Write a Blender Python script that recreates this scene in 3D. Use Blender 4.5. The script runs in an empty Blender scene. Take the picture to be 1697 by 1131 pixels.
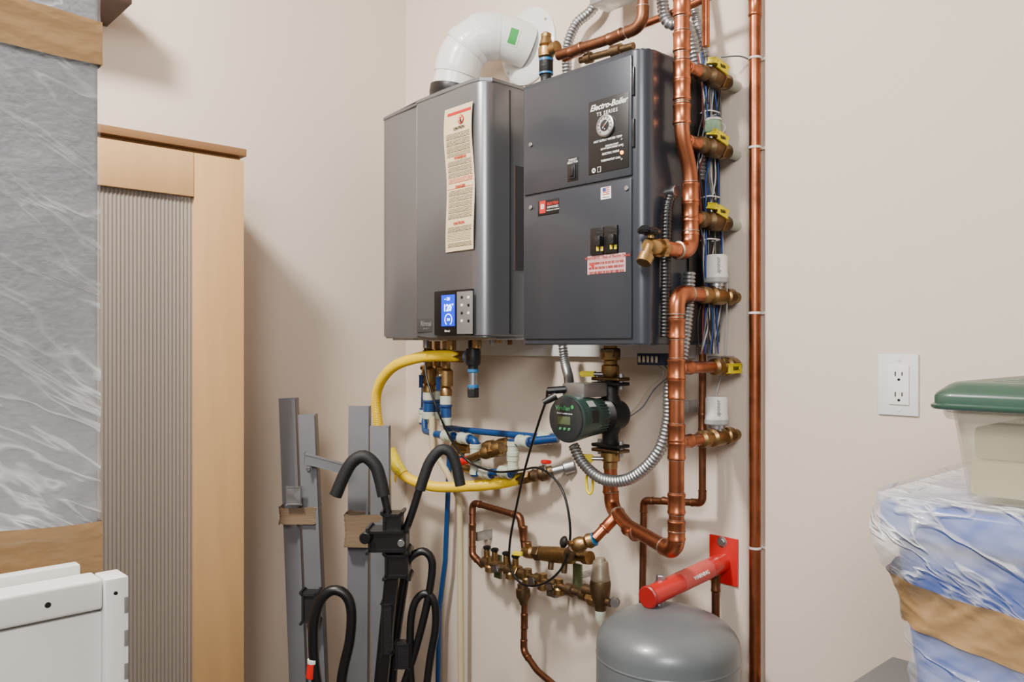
import bpy, bmesh, math, random
from mathutils import Vector, Matrix, noise
random.seed(4)
F=1340.0; CX=848.5; HY=572.0
CAM=Vector((2.325,-1.658,1.5))
YAW=math.radians(47.03); SN=math.sin(YAW); CS=math.cos(YAW)
COL=bpy.context.scene.collection
def ray(px,py):
    a=(px-CX)/F
    return Vector((a*CS-SN,a*SN+CS,(HY-py)/F))
def W(px,py,d=0.0):
    r=ray(px,py); return CAM+r*((1.658-d)/r.y)
def X(px,py,x):
    r=ray(px,py); return CAM+r*((x-CAM.x)/r.x)
def D(px,py,t): return CAM+ray(px,py)*t
V=lambda *a: Vector(a)
# ---------------------------------------------------------------- materials
def lin(c):
    c=c/255.0
    return c/12.92 if c<=.04045 else ((c+.055)/1.055)**2.4
def rgb(c): return (lin(c[0]),lin(c[1]),lin(c[2]),1)
def M(name,col,rough=.5,metal=0,bump=0,bscale=60,var=0,vscale=9,emit=0,alpha=1,coat=0,trans=0,stretch=None,dist=.01):
    m=bpy.data.materials.new(name); m.use_nodes=True
    nt=m.node_tree; b=nt.nodes['Principled BSDF']
    b.inputs['Base Color'].default_value=rgb(col)
    b.inputs['Roughness'].default_value=rough
    b.inputs['Metallic'].default_value=metal
    b.inputs['Alpha'].default_value=alpha
    b.inputs['Coat Weight'].default_value=coat
    b.inputs['Transmission Weight'].default_value=trans
    if emit:
        b.inputs['Emission Color'].default_value=rgb(col); b.inputs['Emission Strength'].default_value=emit
    tc=nt.nodes.new('ShaderNodeTexCoord'); mp=nt.nodes.new('ShaderNodeMapping')
    nt.links.new(tc.outputs['Object'],mp.inputs['Vector'])
    if stretch: mp.inputs['Scale'].default_value=stretch
    if var:
        n=nt.nodes.new('ShaderNodeTexNoise'); n.inputs['Scale'].default_value=vscale; n.inputs['Detail'].default_value=5
        nt.links.new(mp.outputs[0],n.inputs['Vector'])
        r=nt.nodes.new('ShaderNodeMapRange'); r.inputs['From Min'].default_value=.3; r.inputs['From Max'].default_value=.7
        r.inputs['To Min'].default_value=1-var; r.inputs['To Max'].default_value=1+var
        nt.links.new(n.outputs['Fac'],r.inputs['Value'])
        mx=nt.nodes.new('ShaderNodeVectorMath'); mx.operation='SCALE'
        mx.inputs[0].default_value=rgb(col)[:3]
        nt.links.new(r.outputs[0],mx.inputs['Scale']); nt.links.new(mx.outputs[0],b.inputs['Base Color'])
        if metal>.8:
            r2=nt.nodes.new('ShaderNodeMapRange'); r2.inputs['From Min'].default_value=.3; r2.inputs['From Max'].default_value=.7
            r2.inputs['To Min'].default_value=rough+.16; r2.inputs['To Max'].default_value=rough-.05
            nt.links.new(n.outputs['Fac'],r2.inputs['Value']); nt.links.new(r2.outputs[0],b.inputs['Roughness'])
    if bump:
        n=nt.nodes.new('ShaderNodeTexNoise'); n.inputs['Scale'].default_value=bscale; n.inputs['Detail'].default_value=3
        nt.links.new(mp.outputs[0],n.inputs['Vector'])
        bp=nt.nodes.new('ShaderNodeBump'); bp.inputs['Strength'].default_value=bump; bp.inputs['Distance'].default_value=dist
        nt.links.new(n.outputs['Fac'],bp.inputs['Height']); nt.links.new(bp.outputs[0],b.inputs['Normal'])
    return m
wallm=M('wall_paint',(211,197,182),.7,bump=.07,bscale=150,var=.01,vscale=2,dist=.005)
floorm=M('concrete',(96,90,84),.8,var=.1)
ceilm=M('ceiling_paint',(225,220,214),.8)
copper=M('copper',(170,104,73),.31,1,var=.42,vscale=20,bump=.04,bscale=40)
copperd=M('copper_aged',(126,84,62),.4,1,var=.4,vscale=24,bump=.05)
solder=M('solder_ring',(168,150,134),.38,1,var=.3,vscale=30)
brass=M('brass',(156,126,82),.36,1,var=.32,vscale=34,bump=.08,bscale=120)
brassd=M('bronze_dark',(116,96,72),.44,1,var=.35,vscale=34,bump=.08,bscale=120)
steel=M('steel',(170,170,172),.32,1,var=.12,vscale=30)
galv=M('galvanised',(164,166,168),.34,.95,var=.15,vscale=40)
alu=M('aluminium_painted',(112,113,117),.4,.35,var=.06,vscale=6)
rin=M('heater_grey',(122,124,128),.3,.72,var=.03,vscale=3)
rinhl=M('heater_fold_highlight',(160,162,166),.25,.9)
rind=M('heater_case',(40,40,44),.45,.3)
slate=M('slate_enamel',(54,58,66),.3,.3,var=.03,vscale=5,coat=.1)
slated=M('slate_side',(42,45,52),.22,.4,coat=.3)
black=M('black_plastic',(12,12,14),.38)
blackm=M('black_matte',(15,15,17),.65,bump=.1,bscale=200)
iron=M('cast_iron',(28,28,30),.5,.3,bump=.15,bscale=150)
white=M('white_plastic',(220,220,217),.4)
whitev=M('vent_white',(220,220,218),.32,coat=.2)
pexb=M('pex_blue',(14,62,116),.36,coat=.2)
pexf=M('pex_fitting',(184,190,172),.4)
cyan=M('cyan_ring',(34,104,156),.4)
cream=M('cream_pipe',(194,180,144),.5)
yellow=M('yellow_hose',(244,204,0),.38)
yellowl=M('yellow_lever',(230,210,0),.42)
red=M('red_paint',(190,26,26),.32,coat=.3,var=.05)
redl=M('red_lever',(206,14,14),.4)
green=M('pump_green',(52,72,66),.38,.15,var=.05)
tank=M('tank_grey',(98,103,107),.34,.15,var=.05,vscale=5,coat=.12)
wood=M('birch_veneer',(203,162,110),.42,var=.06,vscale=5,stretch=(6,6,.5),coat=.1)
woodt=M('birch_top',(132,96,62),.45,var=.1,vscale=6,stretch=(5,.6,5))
dwood=M('dark_shelf',(58,38,30),.5,var=.15,stretch=(6,.6,6))
tan=M('tan_tape',(158,126,86),.2,var=.03,vscale=4,bump=.7,bscale=14,coat=.6,dist=.008,stretch=(1,.8,1.6))
tanr=M('tan_tape_wound',(118,100,80),.28,var=.08,vscale=10,bump=.4,bscale=30,coat=.4,stretch=(1,1,1.5),dist=.004)
paper=M('label_paper',(214,195,154),.6)
whitel=M('label_white',(226,226,224),.5)
ink=M('ink_black',(20,18,18),.6)
inkr=M('ink_red',(182,26,20),.6)
inkrf=M('ink_red_faded',(150,60,58),.6)
inkw=M('ink_white',(225,225,225),.5)
inkg=M('ink_green',(50,150,70),.5)
inkgd=M('ink_green_muted',(70,136,86),.5)
pinkl=M('label_pink',(186,140,138),.5)
lcd=M('lcd_blue',(4,44,200),.2,emit=1.5)
lcdw=M('lcd_digits',(205,232,255),.2,emit=4.0)
lcdg=M('lcd_green',(78,88,62),.3)
amber=M('amber_lamp',(255,140,20),.3,emit=8)
bluetote=M('tote_blue',(0,76,180),.25,var=.12,vscale=5,coat=.4)
greenl=M('lid_green',(48,76,63),.35,var=.05,coat=.15)
clearp=M('clear_bin',(200,196,172),.16,alpha=.34,coat=.4)
greyt=M('cart_grey',(96,98,101),.5,var=.05)
silverk=M('keypad_silver',(150,150,152),.4,.6)
bluev=M('blue_valve',(14,50,104),.4)
wirem=[M('wire_white',(190,190,190),.5),M('wire_blue',(34,66,134),.5),M('wire_grey',(100,102,106),.5),M('wire_black',(22,22,22),.5),M('wire_red',(120,50,46),.5),M('wire_beige',(180,168,146),.5)]
wirec=['white','blue','grey','black','red','beige']
rib=M('ribbed_glazing',(146,136,127),.28,coat=.45)
fab=M('grey_felt',(122,125,130),.7,bump=.5,bscale=60,var=.13,vscale=95,dist=.004,stretch=(1,1,1.6))
def filmmat(name,base,crease,cs,st,rot=(0,0,0),bs=.5,haze=.1,hs=2.0,col=(236,239,243)):
    """clear stretch film: low haze + thin crease ridges (from |noise-.5|) that are whiter and raised"""
    m=bpy.data.materials.new(name); m.use_nodes=True; nt=m.node_tree; b=nt.nodes['Principled BSDF']
    b.inputs['Base Color'].default_value=rgb(col); b.inputs['Roughness'].default_value=.1
    tc=nt.nodes.new('ShaderNodeTexCoord'); mp=nt.nodes.new('ShaderNodeMapping'); nt.links.new(tc.outputs['Object'],mp.inputs['Vector'])
    mp.vector_type='TEXTURE'; mp.inputs['Scale'].default_value=tuple(1/s for s in st); mp.inputs['Rotation'].default_value=rot
    def mth(op,a,b_=None,cl=False):
        n=nt.nodes.new('ShaderNodeMath'); n.operation=op; n.use_clamp=cl
        for i,v in enumerate((a,b_)):
            if v is None: continue
            if isinstance(v,(int,float)): n.inputs[i].default_value=v
            else: nt.links.new(v,n.inputs[i])
        return n.outputs[0]
    n=nt.nodes.new('ShaderNodeTexNoise'); n.inputs['Scale'].default_value=cs; n.inputs['Detail'].default_value=3; n.inputs['Distortion'].default_value=.5
    nt.links.new(mp.outputs[0],n.inputs['Vector'])
    r=mth('SUBTRACT',1.0,mth('MULTIPLY',mth('ABSOLUTE',mth('SUBTRACT',n.outputs['Fac'],.5)),26),True)
    n2=nt.nodes.new('ShaderNodeTexNoise'); n2.inputs['Scale'].default_value=hs; n2.inputs['Detail'].default_value=3
    nt.links.new(tc.outputs['Object'],n2.inputs['Vector'])
    hz=nt.nodes.new('ShaderNodeMapRange'); hz.inputs['From Min'].default_value=.4; hz.inputs['From Max'].default_value=.7; hz.inputs['To Min'].default_value=0; hz.inputs['To Max'].default_value=1
    nt.links.new(n2.outputs['Fac'],hz.inputs['Value'])
    al=mth('ADD',mth('ADD',base,mth('MULTIPLY',hz.outputs[0],haze)),mth('MULTIPLY',mth('MULTIPLY',r,crease),mth('ADD',.25,hz.outputs[0])),True)
    nt.links.new(al,b.inputs['Alpha'])
    hgt=mth('ADD',r,mth('MULTIPLY',n.outputs['Fac'],3.0))
    bp=nt.nodes.new('ShaderNodeBump'); bp.inputs['Strength'].default_value=bs; bp.inputs['Distance'].default_value=.004
    nt.links.new(hgt,bp.inputs['Height']); nt.links.new(bp.outputs[0],b.inputs['Normal'])
    return m
film=filmmat('stretch_film',.10,.40,4.5,(1,4.0,.9),(1.0,0,0),bs=.6,haze=.16,hs=2.2)
film2=filmmat('stretch_film_tote',.14,.5,6.5,(1,1,3.2),(0,.5,.3),bs=.9,haze=.26,hs=6)
def fineprint(name,bg,inkc,rows,cols,thr=.44):
    m=bpy.data.materials.new(name); m.use_nodes=True; nt=m.node_tree; b=nt.nodes['Principled BSDF']; b.inputs['Roughness'].default_value=.55
    tc=nt.nodes.new('ShaderNodeTexCoord'); sp=nt.nodes.new('ShaderNodeSeparateXYZ'); nt.links.new(tc.outputs['Generated'],sp.inputs[0])
    def mt(op,a,bv=None,c=None):
        n=nt.nodes.new('ShaderNodeMath'); n.operation=op
        for i,v in enumerate((a,bv,c)):
            if v is None: continue
            if isinstance(v,(int,float)): n.inputs[i].default_value=v
            else: nt.links.new(v,n.inputs[i])
        return n.outputs[0]
    zr=mt('MULTIPLY',sp.outputs['Z'],rows); fr=mt('FRACT',zr); line=mt('LESS_THAN',fr,.56)
    fl=mt('FLOOR',zr); cx=nt.nodes.new('ShaderNodeCombineXYZ')
    nt.links.new(mt('MULTIPLY',sp.outputs['X'],cols),cx.inputs[0]); nt.links.new(fl,cx.inputs[1])
    n=nt.nodes.new('ShaderNodeTexNoise'); n.inputs['Scale'].default_value=1.0; n.inputs['Detail'].default_value=1
    nt.links.new(cx.outputs[0],n.inputs['Vector'])
    on=mt('GREATER_THAN',n.outputs['Fac'],thr)
    mg=mt('GREATER_THAN',sp.outputs['X'],.04); mg2=mt('LESS_THAN',sp.outputs['X'],.96)
    k=mt('MULTIPLY',mt('MULTIPLY',line,on),mt('MULTIPLY',mg,mg2))
    mx=nt.nodes.new('ShaderNodeMix'); mx.data_type='RGBA'; nt.links.new(k,mx.inputs['Factor'])
    mx.inputs['A'].default_value=rgb(bg); mx.inputs['B'].default_value=rgb(inkc)
    nt.links.new(mx.outputs['Result'],b.inputs['Base Color'])
    return m
fp=fineprint('fine_print',(214,195,154),(36,26,22),5,34,.38)
fpr=fineprint('fine_print_redink',(214,195,154),(170,40,30),4,28,.38)
fp2=fineprint('fine_print_red',(188,150,148),(136,52,50),4,40)
fp3=fineprint('fine_print_dark',(34,32,34),(120,46,42),34,16)
# ---------------------------------------------------------------- mesh helpers
WL={}
def link(name,me,mat,smooth=True,angle=40):
    vs=me.vertices
    mn=Vector((min(v.co.x for v in vs),min(v.co.y for v in vs),min(v.co.z for v in vs)))
    mx=Vector((max(v.co.x for v in vs),max(v.co.y for v in vs),max(v.co.z for v in vs)))
    c=(mn+mx)/2; me.transform(Matrix.Translation(-c))
    if smooth:
        me.shade_smooth()
        me.set_sharp_from_angle(angle=math.radians(angle))
    o=bpy.data.objects.new(name,me); COL.objects.link(o); o.location=c
    if mat: me.materials.append(mat)
    WL[o]=c.copy(); o['_h']=(mx-mn).z/2
    return o
def from_bm(name,bm,mat,smooth=True,angle=40):
    bmesh.ops.recalc_face_normals(bm,faces=bm.faces)
    me=bpy.data.meshes.new(name); bm.to_mesh(me); bm.free()
    return link(name,me,mat,smooth,angle)
def box(name,x0,x1,y0,y1,z0,z1,mat,bev=0.0,seg=2):
    bm=bmesh.new(); bmesh.ops.create_cube(bm,size=1)
    for v in bm.verts:
        v.co=Vector((x0+(v.co.x+.5)*(x1-x0),y0+(v.co.y+.5)*(y1-y0),z0+(v.co.z+.5)*(z1-z0)))
    if bev: bmesh.ops.bevel(bm,geom=bm.edges[:],offset=bev,segments=seg,affect='EDGES',profile=.6)
    return from_bm(name,bm,mat)
def obox(name,c,ax,ay,az,mat,bev=0.0):
    bm=bmesh.new(); bmesh.ops.create_cube(bm,size=2)
    for v in bm.verts: v.co=c+ax*v.co.x+ay*v.co.y+az*v.co.z
    if bev: bmesh.ops.bevel(bm,geom=bm.edges[:],offset=bev,segments=2,affect='EDGES')
    return from_bm(name,bm,mat)
def prism(name,prof,z0,z1,mat,bev=0.0,seg=2):
    bm=bmesh.new(); a=[bm.verts.new((p[0],-p[1],z0)) for p in prof]; b=[bm.verts.new((p[0],-p[1],z1)) for p in prof]
    n=len(prof)
    bm.faces.new(a); bm.faces.new(b)
    for i in range(n): bm.faces.new((a[i],a[(i+1)%n],b[(i+1)%n],b[i]))
    if bev:
        es=[e for e in bm.edges if abs(e.verts[0].co.z-e.verts[1].co.z)<1e-6]
        bmesh.ops.bevel(bm,geom=es,offset=bev,segments=seg,affect='EDGES')
    return from_bm(name,bm,mat,angle=30)
def frame(t):
    t=t.normalized(); u=Vector((0,0,1)) if abs(t.z)<.9 else Vector((1,0,0))
    a=t.cross(u).normalized(); return a,t.cross(a).normalized()
def sweep(name,pts,rad,mat,seg=14,caps=True,smooth=True,angle=50):
    pts=[Vector(p) for p in pts]; n=len(pts)
    R=rad if isinstance(rad,(list,tuple)) else [rad]*n
    T=[]
    for i in range(n):
        t=pts[min(i+1,n-1)]-pts[max(i-1,0)]
        T.append(t.normalized() if t.length>1e-9 else (T[-1] if T else Vector((0,0,1))))
    a,_=frame(T[0]); bm=bmesh.new(); rings=[]
    for i in range(n):
        a=(a-T[i]*a.dot(T[i])).normalized(); b=T[i].cross(a)
        rings.append([bm.verts.new(pts[i]+(a*math.cos(2*math.pi*k/seg)+b*math.sin(2*math.pi*k/seg))*R[i]) for k in range(seg)])
    for i in range(n-1):
        for k in range(seg):
            bm.faces.new((rings[i][k],rings[i][(k+1)%seg],rings[i+1][(k+1)%seg],rings[i+1][k]))
    if caps: bm.faces.new(rings[0]); bm.faces.new(rings[-1])
    return from_bm(name,bm,mat,smooth,angle)
def lathe(name,p0,p1,prof,mat,seg=20,rot=0,angle=40):
    p0=Vector(p0);p1=Vector(p1);t=p1-p0; a,b=frame(t); bm=bmesh.new(); rings=[]
    for f,r in prof:
        r=max(r,1e-4)
        rings.append([bm.verts.new(p0+t*f+(a*math.cos(2*math.pi*k/seg+rot)+b*math.sin(2*math.pi*k/seg+rot))*r) for k in range(seg)])
    for i in range(len(rings)-1):
        for k in range(seg):
            bm.faces.new((rings[i][k],rings[i][(k+1)%seg],rings[i+1][(k+1)%seg],rings[i+1][k]))
    bm.faces.new(rings[0]); bm.faces.new(rings[-1])
    return from_bm(name,bm,mat,angle=angle)
def cyl(name,p0,p1,r,mat,seg=18,bev=.12):
    L=(Vector(p1)-Vector(p0)).length; k=min(bev*r/L,.3)
    return lathe(name,p0,p1,[(0,r*(1-bev)),(k,r),(1-k,r),(1,r*(1-bev))],mat,seg)
def hexn(name,p0,p1,r,mat): return lathe(name,p0,p1,[(0,r*.92),(.12,r),(.88,r),(1,r*.92)],mat,6,angle=20)
def fillet(pts,r,steps=7):
    pts=[Vector(p) for p in pts]; out=[pts[0]]; spans=[]
    for i in range(1,len(pts)-1):
        p0,p1,p2=pts[i-1:i+2]; d1=(p0-p1);d2=(p2-p1);l1=d1.length;l2=d2.length;d1.normalize();d2.normalize()
        ang=d1.angle(d2)
        if ang>3.05: out.append(p1); continue
        rr=r if ang<2.6 else .12
        t=min(rr/math.tan(ang/2),.48*l1,.48*l2); st=len(out)
        a=p1+d1*t;b=p1+d2*t
        h=t*math.tan(ang/2); bis=(d1+d2).normalized(); cen=p1+bis*(h/math.sin(ang/2))
        u=a-cen;v=b-cen;om=u.angle(v)
        for k in range(steps+1):
            f=k/steps; out.append(cen+(u*math.sin((1-f)*om)+v*math.sin(f*om))/math.sin(om))
        if ang<2.6: spans.append((a,b,d1,d2,st,len(out)-1))
    out.append(pts[-1]); return out,spans
def spline(pts,step=.008):
    pts=[Vector(p) for p in pts]; P=[pts[0]*2-pts[1]]+pts+[pts[-1]*2-pts[-2]]; out=[]
    for i in range(1,len(P)-2):
        p0,p1,p2,p3=P[i-1:i+3]; n=max(3,int((p2-p1).length/step))
        for k in range(n):
            t=k/n
            out.append(.5*((2*p1)+(p2-p0)*t+(2*p0-5*p1+4*p2-p3)*t*t+(3*p1-p0-3*p2+p3)*t**3))
    out.append(pts[-1]); return out
def resample(pts,step):
    out=[pts[0].copy()]; acc=0
    for a,b in zip(pts,pts[1:]):
        L=(b-a).length
        if L<1e-9: continue
        p=step-acc
        while p<=L: out.append(a+(b-a)*(p/L)); p+=step
        acc=(acc+L)%step
    return out
def corr(name,pts,r,mat,pitch=.006,amp=.12,seg=14):
    P=resample(spline(pts,.004),pitch/4); R=[r*(1-amp) if i%4==0 else (r if i%4==2 else r*(1-amp*.35)) for i in range(len(P))]
    return sweep(name,P,R,mat,seg,angle=80)
def hose(name,pts,r,mat,step=.008,seg=12): return sweep(name,spline(pts,step),r,mat,seg,angle=60)
def text(name,body,o,size,mat,n=Vector((0,-1,0)),up=Vector((0,0,1)),align='CENTER',shear=0,sx=1,bold=0,spacing=1,ls=1):
    cu=bpy.data.curves.new(name,'FONT'); cu.body=body; cu.size=size; cu.align_x=align; cu.align_y='CENTER'; cu.shear=shear
    cu.extrude=.0003; cu.offset=bold; cu.space_character=spacing; cu.resolution_u=2; cu.space_line=ls
    ob=bpy.data.objects.new(name,cu); COL.objects.link(ob)
    dg=bpy.context.evaluated_depsgraph_get(); me=bpy.data.meshes.new_from_object(ob.evaluated_get(dg))
    bpy.data.objects.remove(ob)
    n=n.normalized(); right=up.cross(n).normalized(); up2=n.cross(right)
    m=Matrix((( right.x*sx,up2.x,n.x,o[0]),(right.y*sx,up2.y,n.y,o[1]),(right.z*sx,up2.z,n.z,o[2]),(0,0,0,1)))
    me.transform(m); me.materials.clear()
    return link(name,me,mat,False)
def thing(name,label,cat,parts,group=None,base=None):
    flat=[]
    for p in parts:
        if isinstance(p,tuple): flat.append(p[0]); flat+=p[1]
        else: flat.append(p)
    if base is None:
        zs=min(WL[o].z-o['_h'] for o in flat); m=sum((WL[o] for o in flat),Vector())/len(flat); base=Vector((m.x,m.y,zs))
    e=bpy.data.objects.new(name,None); e.empty_display_size=.05; COL.objects.link(e); e.location=base
    e['label']=label; e['category']=cat
    if group: e['group']=group
    for p in parts:
        if isinstance(p,tuple):
            o,subs=p; o.parent=e; o.location=WL[o]-base
            for q in subs: q.parent=o; q.location=WL[q]-WL[o]
        else: p.parent=e; p.location=WL[p]-base
    return e
def single(o,label,cat,group=None):
    o['label']=label; o['category']=cat
    if group: o['group']=group
    return o
def struct(o): o['kind']='structure'; return o
def plate(name,px0,px1,pyt,pyb,d,th,mat,bev=0):
    a=W(px0,(pyt+pyb)/2,d);b=W(px1,(pyt+pyb)/2,d); pc=(px0+px1)/2
    zt=W(pc,pyt,d).z; zb=W(pc,pyb,d).z
    return box(name,a.x,b.x,-d-th,-d,zb,zt,mat,bev)
# ---------------------------------------------------------------- room
STEPX=W(1265,500,.04).x
struct(box('wall_back',-.1,STEPX,0,.12,0,3.0,wallm))
struct(box('wall_right',STEPX,4.2,-.04,.12,0,3.0,wallm,.012,4))
struct(box('wall_left',-.12,0,-3.8,.0,0,3.0,wallm))
struct(box('floor',-.12,4.2,-3.8,.12,-.1,0,floorm))
struct(box('ceiling',-.12,4.2,-3.8,.12,3.0,3.1,ceilm))
# ---------------------------------------------------------------- backing board
single(box('mounting_board',.27,1.20,-.02,-.0005,1.468,2.08,white,.002),'white painted mounting board fixed behind the boilers','board')
# ---------------------------------------------------------------- cabinet
def cabinet():
    yr=-.741; yl=-1.62; st=.13
    body=box('body',.02,.31,yl,yr-.003,.0,1.985,wood,.002)
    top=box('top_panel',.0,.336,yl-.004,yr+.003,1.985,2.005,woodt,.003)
    x0,x1=.311,.33
    st1=box('door_stile',x0,x1,yr-st,yr-.002,.03,1.975,wood,.002)
    st2=box('door_stile',x0,x1,yl,yl+st,.03,1.975,wood,.002)
    hd=box('door_rail',x0,x1,yl+st+.001,yr-st-.001,1.866,1.975,wood,.002)
    ft=box('door_rail',x0,x1,yl+st+.001,yr-st-.001,.03,.13,wood,.002)
    bm=bmesh.new(); a=yl+st; b=yr-st; n=int((b-a)/.0090)*6; prev=None
    for i in range(n+1):
        y=a+(b-a)*i/n; x=.3195+.0012*math.sin(i/6*2*math.pi)
        c=(bm.verts.new((x,y,.13)),bm.verts.new((x,y,1.866)))
        if prev: bm.faces.new((prev[0],c[0],c[1],prev[1]))
        prev=c
    gl=from_bm('ribbed_pane',bm,rib,angle=80)
    thing('cabinet','tall birch cabinet with ribbed translucent door panel','cabinet',[body,top,st1,st2,hd,ft,gl],base=Vector((.165,-1.18,0)))
cabinet()
thing('wall_shelf','dark brown wooden wall box fixed high above the cabinet','shelf',[box('board',0,.20,-2.2,-.975,2.352,2.43,dwood,.003),box('bracket',0.0,.15,-1.5,-1.47,2.312,2.352,dwood,.003)])
# ---------------------------------------------------------------- wrapped panel
def wrapped():
    x=1.0; yr=X(163,500,x).y; yl=-2.25
    core=box('padded_panel',x-.1,x,yl,yr,0,2.12,fab,.006,3)
    # taut film with real folds on the room-facing side
    bm=bmesh.new(); ny,nz=90,220; g=[]
    for i in range(ny+1):
        row=[]
        for j in range(nz+1):
            y=yl+(yr+.002-yl)*i/ny; z=.02+2.1*j/nz
            r1=noise.noise(Vector((y*3.2+z*2.2,z*9-y*7,1.3))); r2=noise.noise(Vector((y*8-z*3,z*16+y*12,4.1)))
            o=.0022+.0045*max(0,.22-abs(r1))/.22+.002*max(0,.15-abs(r2))/.15
            row.append(bm.verts.new((x+o,y,z)))
        g.append(row)
    for i in range(ny):
        for j in range(nz): bm.faces.new((g[i][j],g[i+1][j],g[i+1][j+1],g[i][j+1]))
    fl=from_bm('stretch_film',bm,film,angle=80)
    def band(z0,z1):
        bm=bmesh.new(); pts=[]; m=10; rows=[]
        for i in range(120): pts.append((x+.0085,yl+(yr+.003-yl)*i/119))
        for i in range(1,6): pts.append((x+.0085-.1085*i/5,yr+.0035))
        for i,(xx,yy) in enumerate(pts):
            w=.008*noise.noise(Vector((yy*7,z0*9,1))); w2=.008*noise.noise(Vector((yy*9,z0*9,5))); col=[]
            for j in range(m+1):
                f=j/m; off=.0020*(1+noise.noise(Vector((yy*7,f*4+yy*14,z0*5)))) if i<120 else 0
                col.append(bm.verts.new((xx+off,yy,z0+w+(z1-z0-w+w2)*f)))
            rows.append(col)
        for A,B in zip(rows,rows[1:]):
            for j in range(m): bm.faces.new((A[j],B[j],B[j+1],A[j+1]))
        return from_bm('tape',bm,tan,angle=80)
    zt=X(100,92,x).z; zb=X(100,868,x).z; zc=X(100,955,x).z
    thing('wrapped_panel','upright grey padded panel wrapped in stretch film and tan tape','packed furniture',[core,fl,band(zt,zt+.062),band(zc,zb),band(zc-.03,zc+.03),band(.5,.6)],base=Vector((x-.05,(yl+yr)/2,0)))
wrapped()
def whitepanel():
    x=1.16; y1=X(212,1000,x).y; y0=-2.1; z=X(190,958,x).z
    face=box('face_panel',x-.03,x-.010,y0,y1-.03,0,z-.045,white,.002)
    fr=box('end_frame',x-.045,x+.004,y1-.03,y1,0,z,white,.003)
    rail=box('top_rail',x-.05,x-.002,y0,y1-.031,z-.04,z+.001,white,.005,3)
    rail2=box('rear_rail',x-.075,x-.052,y0,y1-.045,z-.03,z+.013,white,.003)
    sc=[cyl('screw_hole',(x-.003,X(80,985,x).y,z-.02),(x-.0012,X(80,985,x).y,z-.02),.0038,iron),cyl('screw',(x+.003,y1-.017,z-.02),(x+.0052,y1-.017,z-.02),.0026,iron)]
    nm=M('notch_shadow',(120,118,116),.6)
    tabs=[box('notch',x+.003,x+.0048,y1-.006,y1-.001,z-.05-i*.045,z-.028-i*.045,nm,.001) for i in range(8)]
    thing('shelf_frame','white painted metal shelf frame with perforated end flange','shelf frame',[face,fr,rail,rail2]+sc+tabs,base=Vector((x-.03,(y0+y1)/2,0)))
whitepanel()
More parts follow.
